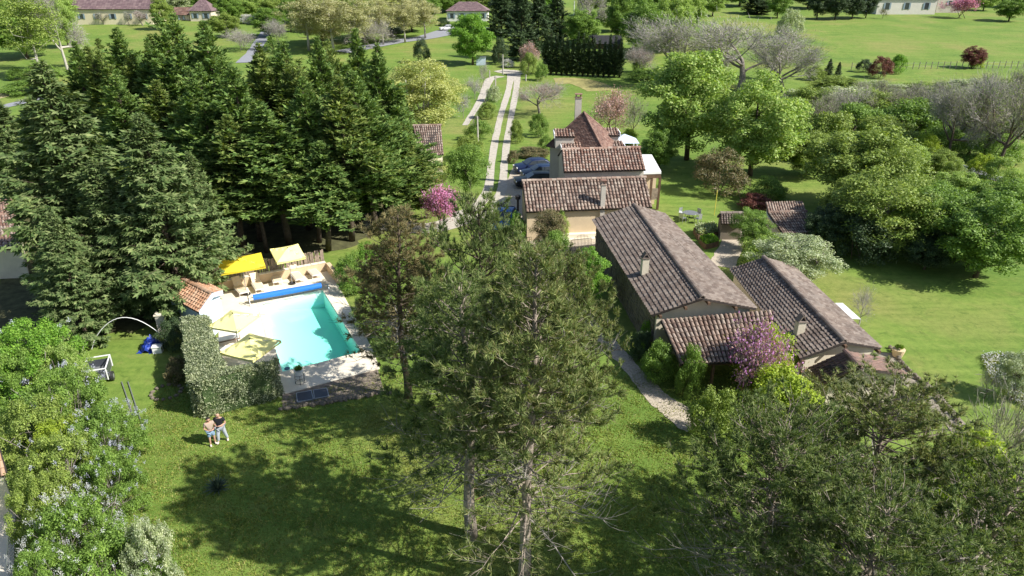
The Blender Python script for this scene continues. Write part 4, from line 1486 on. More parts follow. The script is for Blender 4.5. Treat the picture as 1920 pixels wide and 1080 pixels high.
PROTO["airy_0"] = leafy_proto(12, 3.0, 0.22, 66, 11000, 90, 0.2, core=0.25, cr=(0.14, 0.3), nlimb=22, trunk=.012)
PROTO["upright"] = leafy_proto(9, 3.2, 0.0, 70, 34000, 170, 0.15, core=0.35, cr=(0.12, 0.22), stems=9, nlimb=30, top=1.6)
for i in range(3):
    PROTO["bush_%d" % i] = leafy_proto(2.6, 1.7, 0.0, 80 + i, 12000, 75, 0.115, core=0.45, cr=(0.16, 0.32), stems=5, nlimb=14, trunk=.012, skirt=True)
for i in range(3):
    PROTO["thicket_%d" % i] = leafy_proto(3.6, 2.6, 0.0, 180 + i, 26000, 130, 0.105, core=0.5, cr=(0.09, 0.2), stems=9, nlimb=50, trunk=.01, skirt=True)
PROTO["bush_dense"] = leafy_proto(2.6, 1.7, 0.0, 88, 14000, 100, 0.10, core=0.6, cr=(0.14, 0.26), stems=3, nlimb=6, trunk=.012, skirt=True)
for i in range(3):
    PROTO["bare_%d" % i] = bare_proto(9, 4.0, 90 + i, 5, leafn=2600, leaf=0.14, trunk=.030, twig=1.6, fine=3000)
PROTO["bare_small"] = bare_proto(4, 2.2, 95, 4, trunk=.02, twig=1.0, leafn=900, leaf=.09, fine=900)
PROTO["bare_multi"] = bare_proto(7, 3.5, 96, 4, trunk=.014, stems=4, leafn=1800, leaf=.13, twig=1.6, fine=4000)
for i, s in enumerate((100, 101)):
    P_ = bare_proto(3.6, 2.2, s, 4, trunk=.02, twig=.9, leafn=4600, leaf=.12, stems=4)
    PROTO["blossom_%d" % i] = P_


def T(proto, name, label, cat, bx, by, ty, w, crown, bark, group=None, base=None, dr=1.0, **kw):
    b = on(bx, by) if base is None else Vector(base)
    h = aty(bx, ty, b.y).z - b.z
    r = w / 2 / CAM_F * depth(b + Vector((0, 0, h * .55))) * dr
    if base is None:                          # the crown, not the foot, stands at the surveyed position
        b.x = (bx - 960) / CAM_F * depth(b + Vector((0, 0, h * .65)))
    return plant(proto, name, label, cat, b, h, r, crown, bark, group, **kw)


TREE, SHRUB = "tree", "shrub"
ORD = "first second third fourth fifth sixth seventh eighth ninth tenth eleventh twelfth thirteenth fourteenth fifteenth".split()

# --- pines on the lawn
T("pine_a", "pine_tree", "tall pine with bare pale trunk in the middle of the lawn", TREE, 980, 1108, 468, 365, F_PINE, M_BARK_PINE, base=at(980, 1108), rz=.4, crown_name="needles", twig_mat=M_DEADWOOD)
T("pine_b", "pine_tree", "thinner pine with dark foliage just behind the tallest lawn pine", TREE, 884, 1005, 535, 440, F_PINE_DK, M_BARK_PINE, base=at(884, 1005), rz=2., crown_name="needles", twig_mat=M_DEADWOOD)
T("pine_d", "pine_tree", "feathery pine behind the tallest lawn pine, toward the gravel path", TREE, 1040, 850, 492, 285, F_PINE, M_BARK_DARK, base=at(1045, 855), rz=3., crown_name="needles", twig_mat=M_DEADWOOD)
T("pine_b", "pine_tree", "browning pine standing between pool and tallest lawn pine", TREE, 768, 745, 402, 275, F_PINE_BR, M_BARK_DARK, base=at(766, 745), rz=4.2, crown_name="needles", twig_mat=M_DEADWOOD)
T("pine_d", "pine_tree", "dense green pine near the blue car and clipped bushes", TREE, 903, 825, 392, 320, F_PINE_DK, M_BARK_DARK, base=at(905, 825), rz=1., crown_name="needles", twig_mat=M_DEADWOOD)
T("pine_d", "pine_tree", "small pine between the browning pine and the court gate", TREE, 1000, 640, 470, 170, F_PINE, M_BARK_DARK, base=at(1005, 640), rz=5., crown_name="needles", twig_mat=M_DEADWOOD)
T("pine_c", "pine_tree", "broad pine full of dead grey branches, nearest to the tall lawn pine", TREE, 1392, 1130, 800, 500, F_PINE_DK, M_BARK_PINE, base=at(1392, 1180), rz=0.3, crown_name="needles", twig_mat=M_DEADWOOD)
T("pine_c", "pine_tree", "broad pine with short dark trunk in front of the low cottage", TREE, 1600, 1060, 742, 470, F_PINE, M_BARK_PINE, base=at(1600, 1060), rz=2.2, crown_name="needles", twig_mat=M_DEADWOOD)
T("pine_d", "pine_tree", "dark green pine in the bottom corner beside the apple tree", TREE, 1790, 1200, 880, 460, F_PINE_DK, M_BARK_PINE, base=at(1790, 1210), rz=4., crown_name="needles", twig_mat=M_DEADWOOD)
T("pine_c", "pine_tree", "low spreading pine along the bottom edge, below the bare grey branches", TREE, 1560, 1330, 960, 560, F_PINE_DK, M_BARK_PINE, base=at(1560, 1330), rz=1.2, crown_name="needles", twig_mat=M_DEADWOOD)

# --- conifer grove behind the pool: (base x, base y, top y, width)
grove = [(150, 330, 85, 110), (195, 340, 72, 100), (262, 350, 52, 120), (318, 372, 18, 130), (368, 360, 46, 100), (412, 380, 46, 120), (232, 400, 130, 130),
         (300, 420, 150, 130), (380, 430, 110, 130), (455, 452, 130, 130), (500, 400, 84, 110), (548, 388, 62, 110), (602, 396, 66, 110), (640, 384, 78, 100), (672, 380, 58, 100),
         (705, 402, 84, 110), (430, 468, 210, 120), (520, 462, 190, 130), (575, 455, 150, 120), (640, 452, 140, 130), (692, 440, 130, 120), (735, 398, 165, 110), (752, 410, 240, 90), (600, 470, 265, 110), (478, 474, 250, 100), (286, 360, 62, 110), (340, 380, 70, 120), (440, 420, 110, 120), (575, 410, 105, 120), (655, 420, 120, 120), (720, 420, 200, 120), (225, 370, 95, 110), (560, 430, 190, 130), (400, 455, 190, 120)]
gl = ["cypress at the far side of the grove, toward the farmhouse", "tallest cypress group behind the pool fence"]
glab = ["feathery cypress at the roadside end of the grove, just behind the spruces", "slim pointed cypress second from the grove's roadside end",
        "pointed cypress below the purple farmhouse roof", "tallest cypress of the grove, its tip below the gabled cottage", "slim cypress beside the tallest one, tip against the lane",
        "cypress with forked tip just right of the tallest", "shorter cypress tucked between the spruces and the pointed ones", "dark cypress half hidden behind the blue-green spruce top",
        "bushy cypress right above the pool house spruce", "cypress with bare lower trunk behind the pool house", "cypress with yellowing tip in the middle of the grove",
        "tall cypress below the small road junction", "tall cypress behind the second yellow parasol", "slim cypress with tip against the pale poplars", "tallest cypress at the drive end of the grove",
        "broad cypress sloping down toward the drive", "short cypress with bare trunk directly behind the pool fence", "cypress rising behind the first back parasol",
        "cypress rising between the two back parasols", "cypress with spreading boughs behind the fence end", "cypress by the pink redbud, low boughs", "outermost cypress beside the yellow-green plane tree",
        "low cypress bough mass next to the garden shed", "small cypress directly above the second back parasol", "thin cypress directly above the first back parasol", "cypress filling behind the tallest cypress, farmhouse side", "cypress filling just in front of the tallest cypress", "cypress at the grove's middle notch, spruce side", "cypress just in front of the one below the road junction", "cypress in front of the drive-end tallest one", "cypress low on the grove's drive edge, behind the redbud", "cypress between the second and third roadside tips", "deep green cypress in the grove's centre above the parasols", "cypress hanging over the pool house and spruce"]
for i, ((bx, by, ty, w), lb) in enumerate(zip(grove, glab)):
    T("cypress_%d" % (i * 3 % 5) if by < 440 else "cypress_bare", "cypress_tree", lb, TREE, bx, by, ty + (i * 29 % 13) - 6, w * (1.6 + .11 * (i * 7 % 6)), F_CYPRESS_OLD if i % 3 == 1 else F_CYPRESS, M_BARK_DARK, "cypresses in the grove behind the pool", rz=i * 1.3, crown_name="sprays", lean=(.05 * math.sin(i * 2.1), .05 * math.cos(i * 3.3)))
spr = [(15, 398, 190, 200, "spruce behind the neighbouring house roof at the frame's edge"), (120, 560, 118, 330, "largest spruce with grey-green drooping boughs, behind the lilacs"), (105, 560, 215, 200, "spruce at the picture's edge above the lilac thicket"),
       (292, 585, 215, 270, "spruce overhanging the pool house roof"), (200, 585, 300, 210, "lower spruce hanging over the blue tarpaulin"), (120, 640, 400, 190, "lower spruce behind the lilac thicket"),
       (370, 520, 285, 130, "narrow spruce beside the pool house, closest to the fence")]
for i, (bx, by, ty, w, lb) in enumerate(spr):
    T("spruce_%d" % (i % 3), "spruce_tree", lb, TREE, bx, by, ty, w, F_SPRUCE, M_BARK_DARK, "spruces beside the pool house", rz=i * 2.1, crown_name="boughs")

# --- around the drive
T("upright", "plane_tree", "yellow-green many stemmed tree between the grove and drive", TREE, 795, 268, 92, 172, F_YELLOW, M_BARK_PALE)
T("bush_dense", "round_bush", "rounded dark pine bush behind the yellow-green tree", SHRUB, 790, 118, 70, 34, F_DARK, M_BARK_DARK)
T("round_0", "lime_tree", "dome shaped bright green tree at the drive's far end", TREE, 885, 122, 18, 92, F_VIVID, M_BARK_DARK)
T("airy_0", "young_tree", "thin budding tree in front of the garden shed", TREE, 815, 375, 285, 62, F_YELLOW, M_BARK_GREY)
T("open_0", "walnut_tree", "loose green tree beside the drive bend", TREE, 872, 372, 262, 96, F_MID, M_BARK_DARK)
T("bush_0", "green_bush", "green bush along the drive below the telegraph pole", SHRUB, 898, 262, 222, 52, F_MID, M_BARK_DARK)
T("bush_1", "green_bush", "olive bush between side lane and drive", SHRUB, 915, 222, 190, 40, F_OLIVE, M_BARK_DARK)
T("bush_2", "green_bush", "grey-green bush beside the side lane", SHRUB, 925, 190, 160, 30, F_SILVER, M_BARK_DARK)
T("bush_1", "green_bush", "low bush hugging the drive near the shed", SHRUB, 880, 300, 250, 60, F_OLIVE, M_BARK_DARK)
T("blossom_0", "redbud_tree", "leaning redbud with pink blossom beside the drive bend", TREE, 822, 436, 346, 98, F_PINK, M_BARK_DARK, crown_name="blossom", lean=(0, -.12))
T("bare_small", "orchard_tree", "small bare fruit tree in blossom on the lawn, farther one", TREE, 890, 186, 146, 34, F_WHITE, M_BARK_GREY, twig_mat=M_TWIG)
T("bare_small", "orchard_tree", "small bare fruit tree near the side lane, closer one", TREE, 868, 222, 178, 32, F_WHITE, M_BARK_GREY, twig_mat=M_TWIG)
T("bare_small", "orchard_tree", "slender bare tree beside the side lane junction", TREE, 906, 162, 118, 20, F_OLIVE, M_BARK_GREY, twig_mat=M_TWIG)
T("bare_0", "bare_tree", "grey leafless spreading tree above the round bush", TREE, 1012, 214, 150, 95, F_DUSTPINK, M_BARK_GREY, twig_mat=M_TWIG)
T("bush_dense", "round_bush", "round clipped green bush on the lawn by the house", SHRUB, 1011, 256, 210, 40, F_MID, M_BARK_DARK)
T("bush_dense", "round_bush", "round green bush on the lawn beside the gravel entrance", SHRUB, 1016, 151, 117, 28, F_MID, M_BARK_DARK)
T("bush_0", "green_bush", "dark bush against the pyramid house's shaded side", SHRUB, 1024, 285, 250, 32, F_MID, M_BARK_DARK)
T("bush_1", "green_bush", "sparse bush along the drive opposite the round bush", SHRUB, 968, 268, 222, 30, F_OLIVE, M_BARK_DARK)
T("bush_2", "green_bush", "brownish hedge plant beside the parked cars", SHRUB, 1000, 292, 276, 70, F_BRONZE, M_BARK_DARK)
T("bush_0", "green_bush", "small brown-green bush at the drive edge by the cars", SHRUB, 962, 305, 280, 24, F_BRONZE, M_BARK_DARK)
T("blossom_1", "blossom_tree", "dusty pink flowering tree behind the pyramid house", TREE, 1152, 250, 168, 100, F_DUSTPINK, M_BARK_DARK, crown_name="blossom", twig_mat=M_TWIG_DK)
T("bare_small", "bare_tree", "second dusty pink tree overlapping the flowering one", TREE, 1190, 262, 186, 50, F_OLIVE, M_BARK_DARK, twig_mat=M_TWIG_DK)
T("bush_1", "green_bush", "yellow-green bush beside the white shelter", SHRUB, 1180, 272, 240, 36, F_LIME, M_BARK_DARK)
T("bush_0", "ball_tree", "small round topped green tree by the court gate", TREE, 969, 448, 394, 36, F_VIVID, M_BARK_DARK)
T("open_1", "loose_shrub", "loose reddish green shrub against the tan outhouse", SHRUB, 1028, 470, 386, 78, F_BRONZE, M_BARK_DARK)
T("bush_2", "loose_shrub", "light green shrub branch in front of the tan wall", SHRUB, 1048, 448, 388, 40, F_FRESH, M_BARK_DARK)
T("bush_1", "loose_shrub", "dark shrub at the iron gate", SHRUB, 1040, 492, 430, 66, F_MID, M_BARK_DARK)
T("round_1", "acid_green_tree", "vivid green rounded tree against the barn's shaded wall", TREE, 1103, 570, 458, 96, F_VIVID, M_BARK_DARK)

# --- large trees on the garden's far side
T("round_0", "maple_tree", "large fresh green tree behind the white annex", TREE, 1302, 300, 80, 215, F_FRESH, M_BARK_DARK)
T("round_1", "maple_tree", "large fresh green tree with low forked trunk on the lawn", TREE, 1425, 330, 126, 195, F_FRESH, M_BARK_DARK)
T("round_2", "dark_tree", "dark green bush filling the gap behind the white annex", SHRUB, 1240, 320, 232, 74, F_MID, M_BARK_DARK)
T("bush_dense", "bronze_bush", "round bronze tinged shrub under the large fresh green tree", SHRUB, 1352, 362, 276, 104, F_BRONZE, M_BARK_DARK)
T("bush_1", "low_shrub", "low dark green shrub on the lawn, beside the bronze one", SHRUB, 1442, 376, 330, 74, F_MID, M_BARK_DARK)
T("bush_2", "low_shrub", "low brown shrub bed by the stone shed", SHRUB, 1420, 392, 362, 60, F_BURG, M_BARK_DARK)
T("round_2", "walnut_tree", "big olive-green tree at the lawn's far edge", TREE, 1628, 395, 218, 225, F_OLIVE, M_BARK_GREY)
T("open_0", "ash_tree", "budding tree with loose crown overlapping the big olive-green one", TREE, 1672, 420, 262, 150, F_OLIVE, M_BARK_GREY)
T("open_1", "olive_tree", "dull olive tree hanging over the shaded lawn edge", TREE, 1672, 478, 310, 230, F_OLIVE, M_BARK_GREY)
T("open_0", "green_tree", "dark green tree at the lawn edge, beside the dull olive tree", TREE, 1770, 480, 335, 190, F_MID, M_BARK_DARK)
T("round_1", "green_tree", "bright green spreading tree with thick low trunk at the picture's edge", TREE, 1862, 520, 350, 215, F_MID, M_BARK_DARK)
T("round_2", "laurel_bush", "dark glossy laurel between tool shed and lawn", SHRUB, 1552, 470, 378, 96, F_DARK, M_BARK_DARK)
T("bush_1", "laurel_bush", "dark shrub mass along the lawn's shaded edge", SHRUB, 1625, 488, 400, 120, F_DARK, M_BARK_DARK)
T("upright", "silver_shrub", "silvery white flowering shrub beside the cottage roof", SHRUB, 1490, 540, 432, 175, F_SILVER, M_BARK_GREY)
T("upright", "willow_shrub", "upright green shrub beside the stone shed", SHRUB, 1412, 470, 384, 84, F_MID, M_BARK_GREY)
T("bush_0", "green_bush", "green shrub filling behind the silvery one", SHRUB, 1440, 498, 436, 90, F_FRESH, M_BARK_GREY)
T("bare_small", "sapling", "thin leafless sapling on the sunny lawn by the awning", TREE, 1620, 608, 545, 46, None, M_BARK_GREY, twig_mat=M_TWIG)
T("bare_small", "sapling", "tiny leafless sapling standing on the lawn near the stone walk", TREE, 1856, 748, 700, 40, F_LIME, M_BARK_DARK, twig_mat=M_TWIG)
T("bare_small", "apple_tree", "silvery budding apple tree at the edge of the sunny lawn", TREE, 1890, 930, 742, 150, F_SILVER, M_BARK_DARK, twig_mat=M_TWIG_DK)
T("open_1", "silver_tree", "small silver leaved tree over the white flowered grass", TREE, 1915, 750, 660, 100, F_SILVER, M_BARK_DARK)
T("bush_2", "lime_bush", "yellow-green bush between the dark pine and apple tree", SHRUB, 1820, 960, 800, 160, F_LIME, M_BARK_DARK)
T("bush_0", "lime_bush", "dull green bush below the apple tree", SHRUB, 1880, 1060, 900, 150, F_OLIVE, M_BARK_DARK)
T("blossom_0", "redbud_tree", "purple flowering redbud in front of the tiled porch", TREE, 1425, 752, 608, 165, F_MAGENTA, M_BARK_DARK, crown_name="blossom", twig_mat=M_TWIG_DK)
T("bush_2", "lime_bush", "yellow-green shrub behind the purple redbud", SHRUB, 1440, 728, 606, 120, F_LIME, M_BARK_DARK)
T("bush_1", "lime_bush", "large lime green shrub below the purple redbud", SHRUB, 1470, 800, 690, 165, F_LIME, M_BARK_DARK)
T("bush_0", "lime_bush", "olive shrub beside the gravel path end", SHRUB, 1345, 830, 722, 100, F_OLIVE, M_BARK_DARK)
T("bush_1", "climbing_shrub", "vivid climbing shrub on the barn corner", SHRUB, 1222, 655, 594, 46, F_VIVID, M_BARK_DARK)
T("bush_2", "path_shrub", "dark leafy shrub along the garden path under the porch", SHRUB, 1240, 712, 640, 70, F_MID, M_BARK_DARK)
T("bush_0", "path_shrub", "tall green shrub at the porch's front corner", SHRUB, 1298, 740, 640, 58, F_MID, M_BARK_DARK)
T("bush_1", "path_shrub", "shaded shrub at the foot of the barn wall", SHRUB, 1205, 670, 620, 50, F_DARK, M_BARK_DARK)

# --- beside the pool
for i, (bx, by, ty, w, mt, lb) in enumerate([(660, 545, 470, 70, F_MID, "green shrub behind the terrace corner"), (690, 520, 452, 60, F_VIVID, "light green shrub above the terrace corner"),
                                             (694, 606, 546, 72, F_OLIVE, "olive shrub beside the pool's long edge"), (722, 646, 582, 72, F_MID, "lush shrub beside the pool's far corner coping"),
                                             (650, 520, 480, 50, F_OLIVE, "weeping shrub at the fence end"), (720, 600, 520, 90, F_MID, "dark shrub below the browning pine"),
                                             (748, 640, 566, 100, F_PINE_BR, "dry brown shrub beneath the browning pine"), (740, 510, 440, 80, F_MID, "shaded shrub between the fence end and redbud"), (800, 640, 540, 110, F_OLIVE, "olive scrub between the lawn pines")]):
    T("bush_%d" % (i % 3), "garden_shrub", lb, SHRUB, bx, by, ty, w, mt, M_BARK_DARK)
T("bush_0", "dark_shrub", "dark shrub in the hedge's shade by a ring of stones", SHRUB, 330, 712, 668, 50, F_BRONZE, M_BARK_DARK)
T("bush_1", "dark_shrub", "dark shrub against the hedge's shaded side", SHRUB, 322, 650, 596, 60, F_DARK, M_BARK_DARK)

# --- lilac thicket along the neighbour's wall
lil = [(75, 730, 596, 190, F_VIVID, "bright green shrub at the top of the lilac thicket"), (30, 760, 640, 150, F_MID, "dull green shrub behind the lilac thicket"), (140, 810, 690, 170, F_MID, "leafy lilac with scattered pale blossom next to the white frame"),
       (95, 860, 740, 170, F_OLIVE, "olive shrub in the middle of the lilac thicket"), (215, 870, 760, 150, F_MID, "lilac covered in pale violet blossom beside the lawn"), (140, 950, 812, 170, F_OLIVE, "yellow-green twiggy shrub inside the lilac thicket"),
       (225, 960, 840, 130, F_MID, "lilac spilling pale blossom over the lawn edge"), (100, 1010, 880, 120, F_OLIVE, "mossy shrub by the white paved yard"), (165, 1080, 930, 170, F_MID, "lilac with the thickest white blossom near the bottom edge"),
       (230, 1130, 1000, 200, F_MID, "lilac with loose blossom at the very bottom"), (300, 1110, 960, 100, F_SILVER, "sparse grey twiggy shrub at the lawn's bottom edge"), (110, 1150, 1020, 150, F_MID, "blossoming lilac in the bottom corner"), (128, 740, 640, 110, F_FRESH, "bright shrub beside the hoop frame"), (130, 880, 776, 110, F_LIME, "lime tinted shrub enclosed by lilacs")]
lil_bloom = {2: 180, 4: 480, 6: 380, 8: 620, 9: 360, 11: 360, 0: 60, 5: 100}
for i, (bx, by, ty, w, mt, lb) in enumerate(lil):
    o = T("thicket_%d" % (i % 3), "lilac_shrub" if i in lil_bloom else "green_shrub", lb, SHRUB, bx, by, ty, w, mt, M_BARK_GREY, base=at(bx, by), rz=i * 1.7)
    if i in lil_bloom:
        q = np.random.default_rng(300 + i)
        n = lil_bloom[i] // 7
        v = unit(q.normal(0, 1, (n, 3)))
        v[:, 2] = np.abs(v[:, 2])
        P = np.array([0, 0, 1.8]) + v * np.array([2.5, 2.5, 1.75]) * q.uniform(.9, 1.04, (n, 1))
        P = np.repeat(P, 26, 0) + q.normal(0, .05, (n * 26, 3)) + np.repeat(v, 26, 0) * q.uniform(0, .16, (n * 26, 1))
        mb = MB()
        cards(mb, P, q.normal(0, 1, P.shape), q.normal(0, 1, P.shape) + np.array([0, 0, .5]), q.uniform(.035, .06, len(P)), .035)
        mb.build("blossom", F_LILAC if i in (2, 4, 6, 0, 5) else F_WHITE, o)

# --- clipped hedge in an L round the terrace
hedge = thing("clipped_hedge", "clipped silvery variegated hedge turning a corner round the terrace", "hedge", at(400, 740))
hz = 2.25
LA = [at(340, 594, hz), at(388, 590, hz), at(420, 690, hz), at(352, 706, hz)]
LB = [at(352, 706, hz), at(420, 690, hz), at(508, 679, hz), at(530, 736), at(520, 748), at(385, 784), at(368, 780)]
for p_ in LB:
    p_.z = hz
q = np.random.default_rng(77)
hb, tw_ = MB(), MB()
rng = q


def hedge_leaves(poly, n):
    c = sum(poly, Vector()) / len(poly)
    pts, nrs = [], []
    xs = [p.x for p in poly]
    ys = [p.y for p in poly]
    X_ = q.uniform(min(xs), max(xs), n * 3)
    Y_ = q.uniform(min(ys), max(ys), n * 3)
    ok = inside(poly, X_, Y_)
    X_, Y_ = X_[ok][:n], Y_[ok][:n]
    wob = 0.09 * np.sin(X_ * 2.1) * np.cos(Y_ * 1.7) + q.normal(0, .05, len(X_))
    pts.append(np.column_stack([X_, Y_, hz + wob]))
    nrs.append(np.tile([0, 0, 1.0], (len(X_), 1)))
    m = len(poly)
    for i in range(m):
        a, b2 = poly[i], poly[(i + 1) % m]
        L = (b2 - a).length
        k = int(n * L * hz / 14)
        t, z = q.uniform(0, 1, k), q.uniform(0.05, hz, k)
        nn_ = np.array([(b2 - a).y, -(b2 - a).x, 0])
        nn_ = nn_ / np.linalg.norm(nn_)
        if nn_[:2] @ np.array([a.x - c.x, a.y - c.y]) < 0:
            nn_ = -nn_
        off = 0.10 * np.sin(t * L * 2.3) * np.cos(z * 2.6) + q.normal(0, .05, k)
        P = np.array(a)[None] + (np.array(b2) - np.array(a))[None] * t[:, None]
        P[:, 2] = z
        pts.append(P + nn_ * off[:, None])
        nrs.append(np.tile(nn_, (k, 1)))
    return np.concatenate(pts), np.concatenate(nrs)


for poly, n in ((LA, 10500), (LB, 11500)):
    P, N = hedge_leaves(poly, n)
    P = P - np.array(hedge.location)
    s = q.uniform(.06, .115, len(P))
    cards(hb, P - N * .03, N * .5 + q.normal(0, .8, P.shape), N + q.normal(0, .5, P.shape), s, s * .55)
hb.build("leaves", F_HEDGE, hedge)
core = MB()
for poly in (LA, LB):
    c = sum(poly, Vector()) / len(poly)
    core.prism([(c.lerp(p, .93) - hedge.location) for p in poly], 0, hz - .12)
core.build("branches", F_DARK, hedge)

# --- agave
ag = thing("agave_plant", "dark spiky agave rosette alone on the lawn", "plant", at(409, 918))
mb = MB()
for k in range(70):
    a, el = k * 2.4, R(85 - 75 * (k / 70))
    d = np.array([math.cos(a) * math.cos(el), math.sin(a) * math.cos(el), math.sin(el)])
    L = .75 * random.uniform(.8, 1.1)
    pts = [d * 0, d * L * .5 + [0, 0, .03], d * L + [0, 0, -.06]]
    s = np.cross(d, [0, 0, 1.])
    s = s / np.linalg.norm(s)
    mb.add([pts[0] - s * .03, pts[0] + s * .03, pts[1] + s * .035, pts[1] - s * .035, pts[2]], [[0, 1, 2, 3]])
    mb.f.append(np.array([[mb.n - 2, mb.n - 3, mb.n - 1]])); mb.mi.append(0)
mb.build("leaves", F_AGAVE, ag)

# --- far countryside: budding poplars, woods, screens
T("airy_0", "poplar_tree", "pale budding poplar with thin white trunk, first by the road bend", TREE, 664, 102, -20, 64, F_BUD, M_BARK_PALE, dr=1.3)
T("airy_0", "poplar_tree", "pale budding poplar overlapping the brown thicket by the road", TREE, 618, 100, -25, 80, F_BUD, M_BARK_PALE, dr=1.3)
T("airy_0", "poplar_tree", "pale budding poplar in front of the road, third", TREE, 714, 84, -18, 60, F_BUD, M_BARK_PALE, dr=1.3)
T("airy_0", "poplar_tree", "pale budding poplar standing on the road verge, fourth", TREE, 756, 80, -12, 56, F_BUD, M_BARK_PALE, dr=1.3)
T("airy_0", "poplar_tree", "pale budding poplar closest to the white bungalow", TREE, 795, 72, -10, 60, F_BUD, M_BARK_PALE, dr=1.3)
T("airy_0", "poplar_tree", "pale budding poplar over the cypress tips", TREE, 570, 95, -25, 80, F_BUD, M_BARK_PALE, dr=1.3)
T("bare_multi", "brown_thicket", "brown leafless thicket below the budding poplars", SHRUB, 690, 92, 28, 74, F_YELLOW, M_BARK_GREY, twig_mat=M_TWIG)
T("bush_0", "dark_bush", "dark round bush on the verge between the poplars", SHRUB, 738, 68, 50, 34, F_DARK, M_BARK_DARK)
T("bush_1", "dark_bush", "clipped dark shrub before the white bungalow", SHRUB, 832, 48, 36, 26, F_DARK, M_BARK_DARK)
T("airy_0", "tall_tree", "sparse grey-green tree with white trunk at the roadside corner", TREE, 45, 148, -40, 120, F_OLIVE, M_BARK_PALE)
T("bare_1", "tall_tree", "grey twiggy tree beside the sparse roadside tree", TREE, 100, 130, -30, 90, F_FRESH, M_BARK_PALE, twig_mat=M_TWIG)
T("round_1", "green_tree", "fresh green tree in front of the farmhouse end", TREE, 112, 90, -12, 56, F_FRESH, M_BARK_DARK)
T("bush_2", "roadside_shrub", "round shrub by the grassy verge under the sparse tree", SHRUB, 28, 150, 126, 34, F_MID, M_BARK_DARK)
T("bush_0", "roadside_shrub", "dark shrub at the foot of the sparse tree", SHRUB, 75, 152, 112, 60, F_MID, M_BARK_DARK)
T("bush_1", "roadside_shrub", "long dark roadside hedge bush above the pale verge", SHRUB, 60, 172, 148, 110, F_MID, M_BARK_DARK)
T("bare_2", "orchard_tree", "grey bare tree in front of the farmhouse wall", TREE, 192, 46, 24, 26, F_OLIVE, M_BARK_GREY, twig_mat=M_TWIG)
T("bare_2", "orchard_tree", "grey bare tree at the farmhouse's far end", TREE, 264, 48, 20, 36, F_DUSTPINK, M_BARK_GREY, twig_mat=M_TWIG)
T("bare_2", "orchard_tree", "small tree centred before the farmhouse wall", TREE, 239, 47, 22, 18, F_MID, M_BARK_GREY, twig_mat=M_TWIG)
T("round_2", "dark_tree", "grey-green tree hiding the farmhouse's far gable", TREE, 300, 56, -10, 46, F_OLIVE, M_BARK_DARK)
T("round_0", "pale_tree", "pale silvery tree behind the gabled cottage", TREE, 332, 30, -20, 50, F_SILVER, M_BARK_DARK)
for i, (bx, by, ty, w, mt, lb) in enumerate([(428, 44, -10, 60, F_MID, "green tree behind the white blossom bush"), (470, 36, -12, 56, F_FRESH, "fresh green tree beyond the white blossom bush"), (510, 46, -14, 60, F_OLIVE, "olive tree on the field edge past the white bush"), (540, 60, -10, 50, F_MID, "shadowy tree at the field's end by the lane"),
                                             (612, 60, -14, 70, F_OLIVE, "olive tree behind the pale poplars"), (690, 50, -16, 80, F_YELLOW, "yellowish tree behind the brown thicket"), (836, 24, -18, 60, F_MID, "green tree behind the bungalow roof"), (905, 24, -20, 60, F_OLIVE, "budding tree behind the bungalow's far end"), (800, 40, -20, 60, F_MID, "mid green tree beyond the last poplar")]):
    T("round_%d" % (i % 3), "field_tree", lb, TREE, bx, by, ty, w, mt, M_BARK_DARK)
for i, (bx, by, ty, w, mt, lb) in enumerate([(585, 44, -30, 80, F_YELLOW, "yellowish budding tree behind the poplar over the cypress tips"), (640, 40, -30, 90, F_OLIVE, "budding olive tree at the very top behind the first poplar"), (740, 36, -30, 80, F_YELLOW, "pale budding tree at the very top behind the road"), (865, 20, -30, 60, F_OLIVE, "olive tree at the top between bungalow and dark conifers"), (380, 22, -30, 60, F_MID, "green tree behind the gabled cottage's chimney end"), (60, 60, -30, 90, F_MID, "green tree behind the sparse roadside tree"), (10, 70, -30, 80, F_OLIVE, "olive tree in the top corner behind the roadside"), (130, 20, -30, 60, F_FRESH, "fresh tree behind the farmhouse roof's end"),
                                             (1340, 30, -30, 60, F_FRESH, "pale green tree at the top of the meadow's corner"), (1130, 30, -30, 60, F_OLIVE, "olive tree at the top beyond the tall leafless tree"), (1600, 10, -30, 90, F_MID, "green tree above the dark evergreen clump"), (1700, 6, -30, 80, F_MID, "green tree behind the villa roof"), (1244, 60, -20, 90, F_MID, "mid green tree filling between the two large rounded ones"), (1900, 40, -10, 60, F_MID, "green tree casting shade on the meadow's edge")]):
    T("round_%d" % (i % 3), "country_tree", lb, TREE, bx, by, ty, w, mt, M_BARK_DARK)
T("bush_2", "white_blossom_bush", "white flowering bush on the field before the cottage", SHRUB, 464, 44, 26, 34, F_WHITE, M_BARK_DARK)
T("bush_2", "white_blossom_bush", "smaller white flowering bush nearer the lane", SHRUB, 524, 42, 24, 24, F_WHITE, M_BARK_DARK)
T("bush_1", "orange_bush", "rusty orange bush beside the gabled cottage", SHRUB, 402, 42, 29, 22, F_BURG, M_BARK_DARK)
T("bare_multi", "grey_shrub", "grey green shrub in the field above the cypress tips", SHRUB, 455, 94, 52, 66, F_OLIVE, M_BARK_GREY, twig_mat=M_TWIG)
T("bare_multi", "grey_shrub", "grey shrub beside the small road junction", SHRUB, 520, 80, 34, 46, F_SILVER, M_BARK_GREY, twig_mat=M_TWIG)

